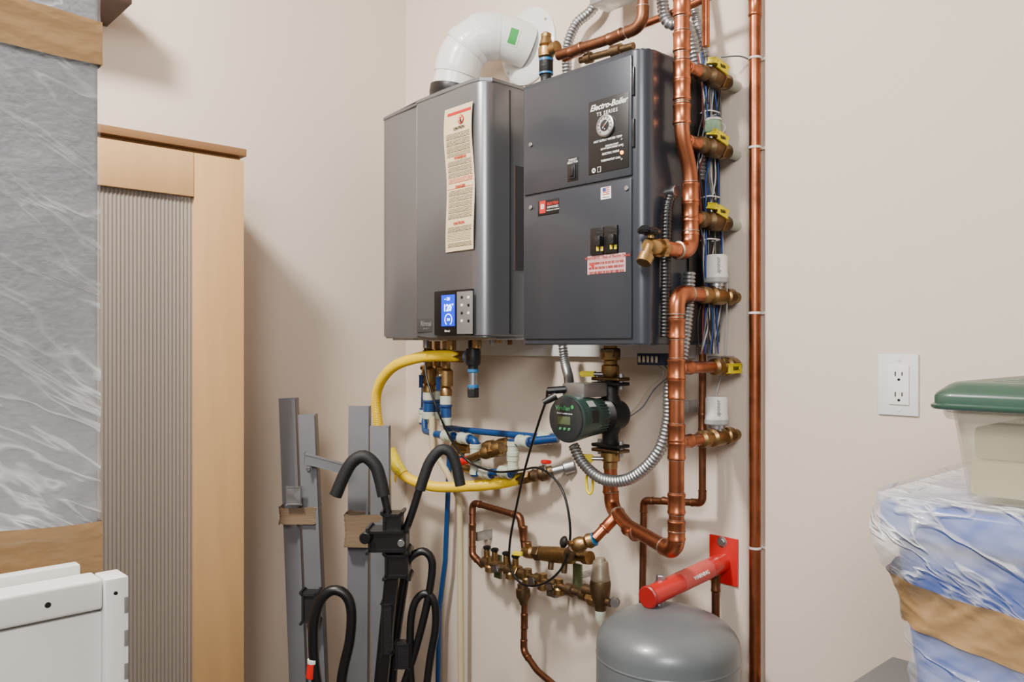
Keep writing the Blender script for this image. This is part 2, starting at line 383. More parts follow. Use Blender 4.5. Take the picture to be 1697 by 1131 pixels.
# ---------------------------------------------------------------- tankless heater
def heater():
    zb,zt=1.52,2.192
    case=prism('rear_casing',[(.25,.022),(.25,.12),(.742,.12),(.742,.022)],zb+.004,zt-.006,rind,.003)
    cov=prism('front_cover',[(.232,.12),(.232,.235),(.236,.25),(.248,.258),(.34,.268),(.436,.276),(.446,.2785),(.454,.285),(.52,.2885),(.58,.2905),(.64,.2915),(.70,.2910),(.715,.2895),(.728,.285),(.738,.278),(.745,.268),(.749,.25),(.749,.12)],zb,zt,rin,.006,3)
    topt=prism('top_trim',[(.229,.118),(.229,.237),(.246,.260),(.442,.281),(.456,.2875),(.58,.2930),(.70,.2935),(.73,.288),(.7515,.262),(.7515,.118)],zt-.006,zt+.005,rin,.002)
    seam=box('side_seam',.747,.7505,-.20,-.196,zb+.01,zt-.015,black)
    fold=box('fold_highlight_edge',.4445,.4475,-.2805,-.278,zb+.008,zt-.008,rinhl,.001)  # brighter strip: vertical light streak on the cover fold, put in as colour
    d=.2925
    a=W(740,300,d);b=W(786,300,d); x0,x1=a.x,b.x; z1=W(762,176,d).z; z0=W(762,416,d).z
    n=24
    def strip(name,xa,xb,za,zb_,mat,off):
        bm=bmesh.new(); prev=None
        for i in range(n+1):
            f=i/n; z=za+(zb_-za)*f; sh=.005*math.sin((z-z0)/(z1-z0)*6.0)
            yy=-d-off-.003-.003*math.sin((z-z0)/(z1-z0)*9)
            c=(bm.verts.new((xa+sh,yy,z)),bm.verts.new((xb+sh,yy,z)))
            if prev: bm.faces.new((prev[0],c[0],c[1],prev[1]))
            prev=c
        return from_bm(name,bm,mat)
    st=strip('caution_sticker',x0,x1,z0,z1,paper,0)
    subs=[]; H=z1-z0
    for za,zb_,m in [(.78,.82,fp),(.735,.775,fp),(.69,.73,fp),(.66,.685,fp),(.595,.63,fp),(.555,.59,fp),(.515,.55,fp),(.475,.51,fpr),(.385,.425,fp),(.345,.38,fp),(.305,.34,fp),(.265,.30,fp),(.225,.26,fp),(.135,.17,fp),(.03,.06,fp)]:
        subs.append(strip('fine_print',x0+.006,x1-.004,z0+H*za,z0+H*zb_,m,.0006))
    def yat(z): return -d-.0045-.003*math.sin((z-z0)/(z1-z0)*9)-.001
    for za,tx,sz in [(.845,'CAUTION',.010),(.645,'WARNING',.010),(.445,'DANGER',.010),(.19,'CAUTION',.010)]:
        zz=z0+H*za; subs.append(text('lettering',tx,((x0+x1)/2+.004,yat(zz),zz),sz,inkr if za!=.845 else ink,bold=.0003))
    subs.append(strip('red_band',x0+.014,x1-.004,z0+H*.945,z0+H*.965,inkr,.0008))
    subs.append(strip('red_band',x0+.004,x1-.006,z0+H*.434,z0+H*.437,inkr,.0008))
    for i in range(6): subs.append(strip('table_line',x0+.008,x1-.01,z0+H*(.072+.011*i),z0+H*(.072+.011*i)+.0007,ink,.0008))
    zz=z0+H*.90
    subs.append(lathe('pictogram',((x0+x1)/2+.012,yat(zz),zz),((x0+x1)/2+.012,yat(zz)-.0006,zz),[(0,.012),(1,.012)],inkr,24))
    subs.append(lathe('pictogram',((x0+x1)/2+.012,yat(zz)-.0004,zz),((x0+x1)/2+.012,yat(zz)-.0012,zz),[(0,.0095),(1,.0095)],paper,24))
    subs.append(obox('pictogram',V((x0+x1)/2+.012,yat(zz)-.0016,zz),V(.008,0,.008),V(0,-.0003,0),V(-.001,0,.001),inkr))
    subs.append(obox('pictogram',V((x0+x1)/2+.013,yat(zz)-.0014,zz-.002),V(.003,0,.0),V(0,-.0003,0),V(-.002,0,.007),ink))
    ctl=plate('control_panel',724,786,481,556,d-.002,.010,black,.003)
    dd=d+.0085
    kp=plate('keypad',758,784,483,554,dd,.002,silverk,.001)
    ks=[]
    for i in range(4):
        for j in range(2):
            p=W(765+j*11,493+i*13,dd+.003); ks.append(box('button',p.x-.004,p.x+.004,-dd-.0035,-dd-.001,p.z-.0035,p.z+.0035,whitel if (i+j)%2 else iron,.001))
    sc=plate('screen',732,754,489,541,dd,.0015,lcd,.0005)
    dm=-dd-.0022
    c=W(741.5,511,dd+.002)
    t1=text('lettering','120',(c.x,dm,c.z),.026,lcdw,sx=.9,bold=.0005)
    c1=W(751,508,dd); t0=text('lettering','°F',(c1.x,dm,c1.z+.004),.009,lcdw)
    c2=W(743,530,dd+.002)
    bm=bmesh.new(); R1,R2=.0160,.0138; pr=None
    for i in range(33):
        an=math.radians(-60+300*i/32); q=[bm.verts.new((c2.x+math.cos(an)*r,dm,c2.z+math.sin(an)*r)) for r in (R1,R2)]
        if pr: bm.faces.new((pr[0],q[0],q[1],pr[1]))
        pr=q
    ring=from_bm('dial_mark',bm,lcdw)
    t2=text('lettering','3.4',(c2.x,dm,c2.z),.010,lcdw,bold=.0002)
    c3=W(742,496,dd); t3=text('lettering','~ 24',(c3.x,dm,c3.z),.012,lcdw,bold=.0002)
    t4=text('lettering','Rinnai',(W(742,548,dd).x,-dd-.002,W(742,549,dd).z),.009,inkw)
    bad=plate('badge',692,718,528,551,d-.0055,.003,M('badge_grey',(84,84,86),.4,.5),.001)
    p=W(705,537,d); bt=text('lettering','Rinnai',(p.x,-d+.0018,p.z),.020,silverk,bold=.0006)
    bt2=text('lettering','INFINITY',(p.x,-d+.0018,p.z-.014),.007,silverk)
    side=box('rating_label',.7488,.7506,-.105+.0,-.02,1.66,1.95,fp3)
    side2=box('warning_label',.7488,.7506,-.18,-.13,1.70,1.98,fp3)
    bot=box('bottom_plate',.26,.735,-.235,-.03,zb-.006,zb+.002,galv,.002)
    ins=[]
    for (px,dd2,r,L,m) in [(748,.2,.014,.035,brass),(706,.2,.009,.03,steel),(815,.16,.006,.02,steel),(826,.16,.010,.014,brass),(845,.12,.007,.02,copperd),(790,.2,.013,.03,brass)]:
        p=W(px,562,dd2)
        if p.x>.735: p.x=.725
        ins.append(cyl('connection_stub',(p.x,p.y,zb-.004),(p.x,p.y,zb-L),r,m))
    thing('tankless_water_heater','grey wall-mounted tankless water heater with digital display','water heater',
      [case,(cov,[seam,topt,fold]),(st,subs),(ctl,[kp,sc,t0,t1,t2,t3,t4,ring]+ks),(bad,[bt,bt2]),side,side2,bot]+ins,base=Vector((.5,-.02,1.5)))
heater()
# ---------------------------------------------------------------- electric boiler
def boiler():
    zb,zt=1.50,2.128; R=.034; xr=1.274; df=.30
    arc=[(xr-R+R*math.sin(a),df-R+R*math.cos(a)) for a in [math.radians(t) for t in range(0,91,10)]]
    body=prism('body',[(.905,.02),(.905,df-.004),(.909,df)]+arc+[(xr,.02)],zb,zt,slate,.003)
    zs=W(960,310,df).z
    up=box('upper_door',.915,1.243,-df-.005,-df+.001,zs+.003,zt-.012,slate,.002)
    lo=box('lower_panel',.915,1.243,-df-.005,-df+.001,zb+.014,zs-.003,slate,.002)
    hg=[box('hinge',1.243,1.249,-df-.004,-df+.004,z-.03,z+.03,slated,.001) for z in (1.95,2.06)]
    d=df+.005
    def screw(px,py):
        p=W(px,py,d); return cyl('screw',(p.x,-d,p.z),(p.x,-d-.003,p.z),.0055,steel,12)
    s1=[screw(880,240)]; s2=[screw(880,344),screw(1039,312)]
    pl=plate('instrument_placard',976,1042,161,284,d,.0015,black,.001); dp=d+.0016
    subs=[]
    for (tx,px,py,sz,sh,mm,b) in [('Electro-Boiler',1008,173,.0185,.35,inkw,.0004),('TS SERIES',1006,186,.0112,0,inkw,.0001),
          ('HOT SUPPLY WATER TEMP',1007,231,.0066,0,inkw,0.0001),('REMOTE POINT\nSET PT SUPPLY/RESET LIMIT',1014,242,.0052,0,inkw,0.0001),
          ('ELECTRIC MODE',1012,253,.0064,0,inkw,0.0001),('THERMOSTAT CALL',1012,264,.0062,0,inkw,0.0001)]:
        p=W(px,py,dp); subs.append(text('lettering',tx,(p.x,-dp,p.z),sz,mm,shear=sh,bold=b,spacing=1.3 if tx=='TS SERIES' else 1))
    p=W(984,283,dp); subs.append(lathe('approval_mark',(p.x,-dp+.0005,p.z),(p.x,-dp-.0003,p.z),[(0,.0055),(1,.0055)],inkw,16)); subs.append(text('lettering','UL',(p.x,-dp-.0006,p.z),.006,ink,bold=.0003))
    p=W(993,281,dp); subs.append(box('approval_mark',p.x-.005,p.x+.005,-dp-.0003,-dp+.0005,p.z-.006,p.z+.006,inkw)); subs.append(box('approval_mark',p.x-.004,p.x+.004,-dp-.0006,-dp+.0003,p.z-.005,p.z+.005,black))
    for k,(px,py) in enumerate([(1031,231),(1033,242),(1031,264)]):
        p=W(px,py,dp); subs.append(cyl('indicator',(p.x,-dp,p.z),(p.x,-dp-.002,p.z),.0024,galv,10))
    p=W(1031,253,dp); subs.append(lathe('indicator',(p.x,-dp,p.z),(p.x,-dp-.004,p.z),[(0,.004),(.6,.004),(1,.001)],amber,10))
    g=W(1005,209,dp); GR=.0245
    gz=lathe('temperature_gauge',(g.x,-dp,g.z),(g.x,-dp-.007,g.z),[(0,GR),(.8,GR),(1,GR*.92),(1,GR*.84),(.8,GR*.82)],steel,36)
    face=cyl('gauge_face',(g.x,-dp-.001,g.z),(g.x,-dp-.0062,g.z),GR*.84,M('gauge_pale',(176,176,172),.35),32)
    inner=cyl('gauge_centre',(g.x,-dp-.0055,g.z),(g.x,-dp-.0066,g.z),GR*.52,M('gauge_dark',(34,34,36),.3),28)
    tk=[inner]
    for i in range(11):
        a=math.radians(-135+27*i)+math.pi/2; r=GR*.69
        tk.append(obox('tick',Vector((g.x+math.cos(a)*r,-dp-.0068,g.z+math.sin(a)*r)),Vector((math.cos(a),0,math.sin(a)))*.0022,Vector((0,-.0004,0)),Vector((-math.sin(a),0,math.cos(a)))*.0006,ink))
    tk.append(obox('needle',Vector((g.x+.002,-dp-.0074,g.z+.002)),Vector((.7,0,.7))*.010,Vector((0,-.0004,0)),Vector((-.7,0,.7))*.0007,inkw))
    tk.append(cyl('needle_hub',(g.x,-dp-.006,g.z),(g.x,-dp-.0085,g.z),.0022,inkrf,10))
    tk.append(text('lettering','°F',(g.x,-dp-.0070,g.z-.008),.005,inkw))
    es=plate('energy_selector_plate',941,958,261,300,d,.0015,black,.0008); p=W(949,267,dp)
    es_s=[text('lettering','ENERGY\nSELECTOR',(p.x,-dp,p.z),.0068,inkw,ls=.9)]
    q=W(949,285,dp); es_s+=[box('switch_bezel',q.x-.010,q.x+.010,-dp-.003,-dp,q.z-.016,q.z+.016,iron,.001),box('rocker',q.x-.006,q.x+.006,-dp-.006,-dp-.002,q.z-.011,q.z+.011,black,.002)]
    lg=plate('maker_plate',892,926,331,356,d,.0015,black,.0008)
    a=W(900,343,dp); b=W(915,340,dp)
    lg_s=[box('red_square',a.x-.0115,a.x+.0085,-dp-.0004,-dp,a.z-.015,a.z+.014,inkr),text('lettering','EI',(a.x-.0015,-dp-.0008,a.z),.015,inkw,bold=.0005),
          text('lettering','ELECTRO',(b.x+.002,-dp,b.z+.004),.0088,inkr,bold=.0003),text('lettering','INDUSTRIES',(b.x+.002,-dp,b.z-.004),.0068,inkw),text('lettering','THE ELECTRIC COMPANY',(b.x+.002,-dp,b.z-.011),.0036,inkw)]
    fl=plate('flag_sticker',996,1013,310,330,d,.0008,whitel); p=W(1004,318,dp)
    fl_s=[box('stripe',p.x-.0095,p.x+.0095,-d-.0014,-d-.0007,p.z-.006+.0044*i,p.z-.0042+.0044*i,inkr) for i in range(4)]
    fl_s.append(box('canton',p.x-.0095,p.x-.001,-d-.0018,-d-.001,p.z+.0015,p.z+.0092,M('ink_blue',(40,60,130),.5)))
    fl_s.append(text('lettering','MADE IN USA',(p.x,-d-.001,p.z-.0115),.0032,ink))
    br=[]
    for x0,x1 in ((983,1004),(1005,1027)):
        y0=378 if x0<1000 else 375
        bb=plate('breaker',x0,x1,y0,y0+45,d-.004,.010,black,.0015)
        hx=(x0+x1)/2; h=plate('breaker_handle',hx-4,hx+5,y0+14,y0+30,d+.006,.010,iron,.002)
        yl=plate('breaker_tag',hx-5,hx-1,y0+31,y0+38,d+.0058,.0006,yellowl)
        yl2=plate('breaker_tag',hx+2,hx+6,y0+31,y0+38,d+.0058,.0006,yellowl)
        s1_=plate('breaker_slot',hx-7,hx+7,y0+3,y0+10,d+.0058,.0008,iron)
        br.append((bb,[h,yl,yl2,s1_]))
    wl=plate('warning_label',974,1037,422,453,d,.0008,fp2); p=W(1006,426,dp)
    wt=[box('label_header',W(976,426,dp).x,W(1035,426,dp).x,-d-.0012,-d-.0006,p.z-.006,p.z+.004,pinkl),text('lettering','WARNING - Risk of Electric Shock',(p.x,-d-.0014,p.z),.0088,inkrf,bold=.0002)]
    tri=W(982,440,dp); wt.append(lathe('warning_triangle',(tri.x,-d-.0008,tri.z),(tri.x,-d-.0014,tri.z),[(0,.008),(1,.008)],inkr,3))
    topf=[box('top_plate',.93,1.25,-.27,-.03,zt,zt+.004,slate,.002)]
    topf.append(box('side_wireway',xr-.001,xr+.0045,-.145,-.022,zb+.006,zt-.01,black,.001))
    kn=[]
    p=X(1113,318,xr); kn.append(cyl('conduit_connector',(xr-.002,p.y,p.z),(xr+.014,p.y,p.z),.013,galv))
    thing('electric_boiler','dark grey wall-mounted electric boiler with breakers and gauge','boiler',
      [body,(up,s1+hg),(lo,s2),(pl,subs),(gz,[face]+tk),(es,es_s),(lg,lg_s),(fl,fl_s),(wl,wt)]+br+topf+kn,base=Vector((1.09,-.02,1.5)))
boiler()
# ---------------------------------------------------------------- vent
def vent():
    P=[V(.462,-.165,2.2),V(.470,-.16,2.27),V(.492,-.15,2.345),V(.53,-.125,2.393),V(.57,-.075,2.400),V(.60,-.03,2.388),V(.615,-.0,2.378)]
    pipe=sweep('vent_elbow',spline(P,.01),.064,whitev,36)
    SP=spline(P,.01); n=len(SP)
    def ri(i,j,r): return sweep('coupling_band',SP[i:j],[r*.97]+[r]*(j-i-2)+[r*.97],whitev,36)
    bands=[ri(9,17,.0685),ri(16,19,.071),ri(n-15,n-9,.069),ri(24,27,.067)]
    base=lathe('rubber_collar',(.459,-.166,2.199),(.468,-.161,2.258),[(0,.068),(.5,.068),(.55,.070),(.95,.070),(1,.066)],black,36)
    c=V(.617,-.001,2.378)
    fl=lathe('wall_flange',(c.x,-.001,c.z),(c.x,-.012,c.z),[(0,.112),(.4,.112),(.8,.106),(1,.085)],whitev,40)
    p=SP[n-6]; t=(SP[n-5]-SP[n-7]).normalized(); nn=(CAM-p); nn=(nn-t*nn.dot(t)).normalized(); nn=(nn+V(0,0,.2)); nn=(nn-t*nn.dot(t)).normalized(); bb=t.cross(nn)
    def patch(name,r,ht,ang,mat):
        bm=bmesh.new(); prev=None
        for i in range(9):
            a=-ang+2*ang*i/8; dv=nn*math.cos(a)+bb*math.sin(a)
            q=(bm.verts.new(p+dv*r-t*ht),bm.verts.new(p+dv*r+t*ht))
            if prev: bm.faces.new((prev[0],q[0],q[1],prev[1]))
            prev=q
        return from_bm(name,bm,mat,angle=80)
    lab=patch('label',.0652,.017,.40,whitel); lab2=patch('label_print',.0656,.012,.34,inkg)
    scr=[cyl('screw',(c.x+.098*math.cos(a),-.008,c.z+.098*math.sin(a)),(c.x+.098*math.cos(a),-.013,c.z+.098*math.sin(a)),.004,steel,10) for a in (.6,2.2,3.8,5.4)]
    thing('vent_pipe','white plastic exhaust vent elbow running into the wall','vent pipe',[pipe,base,(fl,scr),(lab,[lab2])]+bands)
vent()
# ---------------------------------------------------------------- pipe helper
def piperun(name,label,pts,r,mat=copper,fr=.022,cat='pipe',couplings=(),group=None,extra=()):
    path,sp=fillet(pts,fr); parts=[sweep('pipe',path,r,mat,16)]
    for a,b,d1,d2,i0,i1 in sp:
        pts2=[a+d1*.016]+path[i0:i1+1]+[b+d2*.016]; rr=[r*1.12]*len(pts2)
        parts.append(sweep('elbow_fitting',pts2,rr,mat,16))
        for q,dd in ((a,d1),(b,d2)):
            parts.append(cyl('solder_ring',q+dd*.013,q+dd*.0175,r*1.2,solder if r>.012 else mat,16))
    for q,dirv in couplings:
        q=Vector(q);dirv=Vector(dirv).normalized()
        cp=lathe('coupling',q-dirv*.022,q+dirv*.022,[(0,r*1.06),(.05,r*1.19),(.14,r*1.19),(.19,r*1.12),(.81,r*1.12),(.86,r*1.19),(.95,r*1.19),(1,r*1.06)],mat,16)
        if r>.015: parts.append((cp,[cyl('solder_ring',q+dirv*k*.0222,q+dirv*k*.0248,r*1.07,solder,16) for k in (-1,1)]))
        else: parts.append(cp)
    return thing(name,label,cat,parts+list(extra),group=group)
MX=1.31
Z=Vector((0,0,1))
def MP(px,py): return X(px,py,MX)
y0r=MP(1130,120).y; yb=MP(1144,300).y
up=[V(MX,y0r,2.98),V(MX,y0r,MP(1133,225).z),V(MX,yb,MP(1144,285).z),V(MX,yb,MP(1145,418).z),V(MX,MP(1102,418).y,MP(1145,418).z)]
cps=[(V(MX,y0r,MP(1130,y).z),Z) for y in (12,70,118,150,190)]+[(V(MX,yb,MP(1144,y).z),Z) for y in (320,352,375)]
piperun('copper_pipe','thick copper riser beside the boiler with soldered tees',up,.0165,copper,.03,couplings=cps)
e=up[-1]
def drain():
    p=e; a=p+V(0,-.005,0); b=p+V(0,-.06,0)
    body=lathe('body',a,b,[(0,.019),(.25,.019),(.26,.014),(.5,.014),(.52,.018),(.9,.018),(1,.014)],brass,16)
    out=lathe('spout',b+V(0,.01,.0),b+V(0,-.012,-.035),[(0,.012),(.5,.011),(.55,.016),(1,.015)],brass,16)
    stem=cyl('stem',b+V(0,.012,.01),b+V(0,.012,.028),.006,brass)
    h=lathe('handle',b+V(-.0,.012,.024),b+V(0,.012,.038),[(0,.014),(.3,.019),(.7,.019),(1,.014)],black,8)
    h2=obox('handle_wing',b+V(-.005,-.006,.033),V(.018,-.018,.0),V(.006,.008,0),V(0,0,.006),black,.003)
    nut=hexn('union_nut',a+V(0,.004,0),a+V(0,-.014,0),.021,brass)
    thing('drain_valve','brass drain valve with black handle','valve',[body,out,stem,h,h2,nut])
drain()
yl_=MP(1121,700).y
zt4=MP(1150,488).z
low=[V(MX,-.15,zt4),V(MX,yl_,zt4),V(MX,yl_,MP(1121,918).z),V(1.12,-.165,1.075),V(1.035,-.12,1.10),V(1.03,-.12,1.20)]
cps=[(V(MX,yl_,MP(1121,y).z),Z) for y in (545,612,645,720,745,835,880)]+[(V(1.14,-.172,1.068),V(.17,-.075,-.02)),(V(1.03,-.12,1.155),Z)]
piperun('copper_pipe','thick copper return pipe looping below the boiler to the pump',low,.0165,copper,.03,couplings=cps)
# ---------------------------------------------------------------- branches through wall
def branch(zz,k):
    p=[]; x=MX
    p.append(lathe('body',(x,-.16,zz),(x,-.035,zz),[(0,.012),(.05,.018),(.2,.018),(.21,.013),(.3,.013),(.36,.021),(.62,.021),(.66,.014),(.72,.014),(.74,.018),(.92,.018),(1,.012)],brassd,18))
    p.append(hexn('union_nut',(x,-.075,zz),(x,-.058,zz),.021,brass))
    p.append(cyl('stem',(x,-.105,zz+.01),(x,-.105,zz+.028),.006,steel))
    hz=V(x+.010,-.095,zz+.026)
    h=obox('handle',hz,V(.002,.021,-.006),V(.010,-.001,-.002),V(.001,.001,.0045),yellowl,.002)
    h2=obox('handle_grip',hz+V(.011,.004,-.006),V(.001,.019,-.005),V(.001,0,0),V(.001,.002,.0095),yellowl,.001)
    t=text('lettering','B&K',hz+V(.0128,.002,-.0055),.011,ink,n=V(1,-.05,.1),bold=.0002)
    p.append((h,[h2,t]))
    if k==1:
        p.append(lathe('cap_body',(x,-.10,zz+.032),(x+.002,-.10,zz+.062),[(0,.016),(.1,.019),(.5,.0195),(.9,.018),(1,.012)],M('cap_green',(120,150,120),.5,var=.3,vscale=60),20))
        p.append(lathe('cap_ring',(x+.002,-.10,zz+.060),(x+.002,-.10,zz+.066),[(0,.017),(.5,.018),(1,.015)],white,20))
    return thing('ball_valve','brass ball valve, yellow lever'+(', round green-white cap above' if k==1 else ' lying flat on a wall branch'),'valve',p,group='ball valves on the wall branches')
zs=[W(1219,145).z,W(1219,258).z,W(1219,375).z]
for i,z in enumerate(zs):
    branch(z,i)
    yy=y0r if i<2 else yb
    piperun('copper_pipe','short copper branch from the riser to a valve',[V(MX,yy+.017,z),V(MX,-.155,z)],.012,copper,couplings=[(V(MX,-.176,z),V(0,1,0))],group='short copper branches')
    single(cyl('pipe_stub',(MX,-.036,z),(MX,0.0,z),.0125,pexf),'white plastic pipe stub entering the wall','pipe',group='plastic stubs at the wall')
inkgr=M('ink_grey',(120,122,124),.5); ringgr=M('ring_grey',(160,162,162),.4)
def actuator(z):
    x=MX; yc=-.085
    body=lathe('body',(x,-.15,z),(x,-.02,z),[(0,.013),(.04,.019),(.2,.019),(.22,.014),(.32,.014),(.36,.02),(.66,.02),(.7,.014),(.76,.014),(.78,.019),(.95,.019),(1,.013)],brass,18)
    neck=lathe('neck',(x,yc,z+.012),(x,yc,z+.032),[(0,.014),(.4,.014),(.45,.019),(1,.019)],steel,18)
    zt=z+.092
    a=lathe('actuator_head',(x,yc,z+.03),(x,yc,zt),[(0,.022),(.08,.0255),(.3,.0255),(.32,.0245),(.92,.0245),(1,.021)],white,28)
    t=text('lettering','uponor',(x+.0165,yc-.0187,z+.066),.013,inkgr,n=V(.66,-.75,0),up=V(-.75,-.66,0),bold=.0002)
    r=lathe('base_ring',(x,yc,z+.028),(x,yc,z+.042),[(0,.024),(.2,.027),(.8,.027),(1,.024)],ringgr,28)
    return thing('zone_valve','brass zone valve with white cylindrical actuator head','zone valve',[body,neck,(a,[t]),r],group='zone valves with white actuators')
z4=zt4; z5=W(1219,607).z; z6=W(1219,720).z
actuator(z4)
single(cyl('pipe_stub',(MX,-.022,z4),(MX,0,z4),.0125,brass),'brass stub entering the wall','pipe')
h5=V(MX+.022,-.045,z5-.004)
branch5=lathe('body',(MX,-.10,z5),(MX,-.0,z5),[(0,.013),(.05,.019),(.3,.019),(.35,.015),(.5,.015),(.55,.021),(.85,.021),(1,.014)],brass,18)
thing('ball_valve','brass ball valve with yellow lever facing outwards','valve',[branch5,hexn('union_nut',(MX,-.075,z5),(MX,-.058,z5),.022,brass),
   (obox('handle',h5,V(.001,.024,0),V(.003,0,0),V(0,0,.011),yellowl,.002),[text('lettering','B&K',h5+V(.0036,0,0),.013,ink,n=V(1,-.03,0),bold=.0002)])],group='ball valves on the wall branches')
piperun('copper_pipe','short copper branch from the return pipe to a valve',[V(MX,yl_+.018,z5),V(MX,-.095,z5)],.013,copper,couplings=[(V(MX,-.205,z5),V(0,1,0))],group='short copper branches')
actuator(z6)
piperun('copper_pipe','short copper branch from the return pipe to a zone valve',[V(MX,yl_+.018,z6),V(MX,-.145,z6)],.013,copper,couplings=[(V(MX,-.205,z6),V(0,1,0))],group='short copper branches')
single(cyl('pipe_stub',(MX,-.022,z6),(MX,0,z6),.0125,brass),'brass stub entering the wall','pipe')
# ---------------------------------------------------------------- free vertical copper pipe
pv=W(1251,500,.022)
ties=[]
for y in (97,245,519,908):
    z=W(1251,y,.022).z
    ties.append(lathe('pipe_clamp',(pv.x,pv.y,z-.0025),(pv.x,pv.y,z+.0025),[(0,.0145),(.5,.015),(1,.0145)],white,18))
    ties.append(box('clamp_foot',pv.x-.016,pv.x+.024,-.008,0,z-.003,z+.003,white,.001))
piperun('copper_pipe','long bare copper pipe running vertically up the wall with white clips',[V(pv.x,pv.y,0),V(pv.x,pv.y,2.99)],.0128,copper,couplings=[(V(pv.x,pv.y,W(1251,12,.02).z),Z)],extra=ties)
piperun('copper_pipe','thin copper pipe dropping beside the riser',[V(1.325,-.15,2.98),V(1.325,-.15,2.15)],.0085,copper)
piperun('copper_pipe','thin aged copper pipe dropping below the boiler to the supply manifold',
  [W(1164,575,.06),W(1164,834,.06),W(1067,830,.06),W(1064,1020,.06),V(W(1064,1020,.06).x,-.06,.0)],.0085,copperd,.014,couplings=[(W(1164,700,.06),Z),(W(1110,832,.06),V(1,0,0))])
# ---------------------------------------------------------------- pipes on top of boiler
piperun('copper_pipe','copper pipe rising from the boiler top',[W(925,92,.2),W(1000,68,.2),W(1065,44,.2),V(W(1072,0,.2).x,-.2,2.98)],.0125,copperd,.03,couplings=[(W(955,83,.2),V(1,0,.06)),(W(1020,61,.2),V(1,0,.06))])
piperun('copper_pipe','copper pipe crossing above the boiler towards the riser',[W(935,98,.12),W(1010,62,.12),W(1120,20,.12),W(1185,-10,.12)],.009,copper,.02)
thing('pipe_union','bronze pipe unions lying behind the boiler top','pipe fitting',[lathe('body',W(962,100,.1),W(1050,76,.1),[(0,.009),(.1,.009),(.11,.014),(.22,.014),(.23,.009),(.6,.009),(.61,.015),(.78,.015),(.79,.009),(1,.009)],brassd,14),cyl('stem',W(975,95,.1),W(975,84,.1),.005,steel)])
def relief():
    b=W(905,128,.2); x,y=b.x,b.y
    zz=lambda py: W(905,py,.2).z
    p=[lathe('lower_fitting',(x,y,2.126),(x,y,zz(98)),[(0,.018),(.3,.018),(.35,.014),(.6,.014),(.65,.018),(1,.018)],iron,16),
       lathe('body',(x,y,zz(98)),(x,y,zz(62)),[(0,.014),(.1,.02),(.5,.02),(.6,.015),(.65,.018),(1,.012)],brass,16),
       lathe('cap',(x,y,zz(62)),(x,y,zz(54)),[(0,.013),(.6,.014),(1,.008)],brass,12),
       lathe('outlet',(x,y,zz(85)),(x+.04,y,zz(85)),[(0,.012),(.5,.012),(.55,.016),(1,.016)],brass,16),
       sweep('sealant_ring',[(x,y,zz(102)),(x,y,zz(98))],.0185,cyan,16),sweep('sealant_ring',[(x,y,zz(124)),(x,y,zz(121))],.0185,cyan,16)]
    thing('relief_valve','brass pressure relief valve on the boiler top','valve',p)
relief()
q=W(1015,2,.1)
thing('junction_box','small grey metal junction box with black knob','junction box',[box('body',q.x-.05,q.x+.05,-.13,-.06,q.z-.004,q.z+.07,galv,.004),cyl('knob',(q.x+.01,-.13,q.z+.012),(q.x+.01,-.15,q.z+.012),.010,black)])
# ---------------------------------------------------------------- flexible conduits
single(corr('flexible_conduit',[W(1010,-60,.04),W(985,10,.045),W(955,40,.05),W(940,80,.05),W(940,130,.045),W(940,200,.035)],.0145,galv,.009,.22,16),'silver flexible metal conduit curving behind the boiler','conduit')
single(corr('flexible_conduit',[V(1.20,-.13,2.75),W(1098,5,.14),W(1137,42,.12),W(1154,110,.10),W(1156,170,.09),W(1160,300,.09)],.0145,galv,.009,.22,16),'silver flexible metal conduit looping beside the copper riser','conduit')
single(corr('flexible_conduit',[W(1140,-70,.08),W(1152,20,.08),W(1168,90,.06),W(1176,160,.045),W(1178,260,.04)],.012,galv,.009,.22,16),'second silver flexible metal conduit behind the ball valves','conduit')
single(corr('flexible_conduit',[V(1.293,-.165,1.66),V(1.292,-.17,1.58),V(1.286,-.19,1.45),W(1110,640,.19),W(1107,700,.19),W(1088,755,.2),W(1045,793,.2),W(1000,795,.2),W(966,768,.2),W(950,738,.2)],.0142,galv,.0085,.22,16),'silver flexible metal conduit looping down to the pump','conduit')
single(corr('flexible_conduit',[W(932,565,.08),W(936,600,.09),W(942,625,.13),W(944,650,.2)],.0130,galv,.0085,.22,16),'silver flexible metal conduit from boiler bottom to pump box','conduit')
single(corr('flexible_conduit',[X(1112,325,1.289),X(1106,350,1.289),X(1104,420,1.289),X(1103,500,1.289),X(1102,560,1.289)],.011,black,.0075,.16),'black corrugated flexible conduit running down the boiler side','conduit')
seq=[2,0,3,1,5,3,0,2,1,0,3,1,4,0,2,3]
for i in range(16):
    yy=-.045-.0050*i
    zsn=[2.15,2.09,2.02,1.95,1.88,1.80,1.73,1.65,1.56,1.48]
    pts=[V(1.287+.0035*(i%4),-.082+(yy+.08)*(1+.6*math.sin(k*1.1+i*.7))+random.uniform(-.013,.013),z) for k,z in enumerate(zsn)]
    single(hose('wire',pts,.0016,wirem[seq[i]],.012,6),wirec[seq[i]]+' thin wire running down the boiler side','wire',group='control wires on the boiler side')
for k,(px,py,px2,py2) in enumerate([(1085,600,1030,700),(1095,600,1045,690)]):
    single(hose('wire',[W(px,py,.06),W(px+15,py+20,.06),W(px-10,py+45,.05),W(px-30,py+75,.05),W(px2,py2,.06)],.0017,wirem[2 if k else 5],.01,6),'thin loose wire hanging from the terminal strip','wire',group='loose wires below the boiler')
single(hose('wire',[W(1195,95,.06),W(1225,93,.03),W(1245,100,.03)],.0017,wirem[2],.01,6),'thin grey wire tied to the copper pipe','wire')
single(hose('wire',[W(1205,466,.08),W(1204,540,.03),W(1200,600,.02),W(1185,660,.03)],.0014,wirem[0],.01,6),'thin white actuator lead','wire')
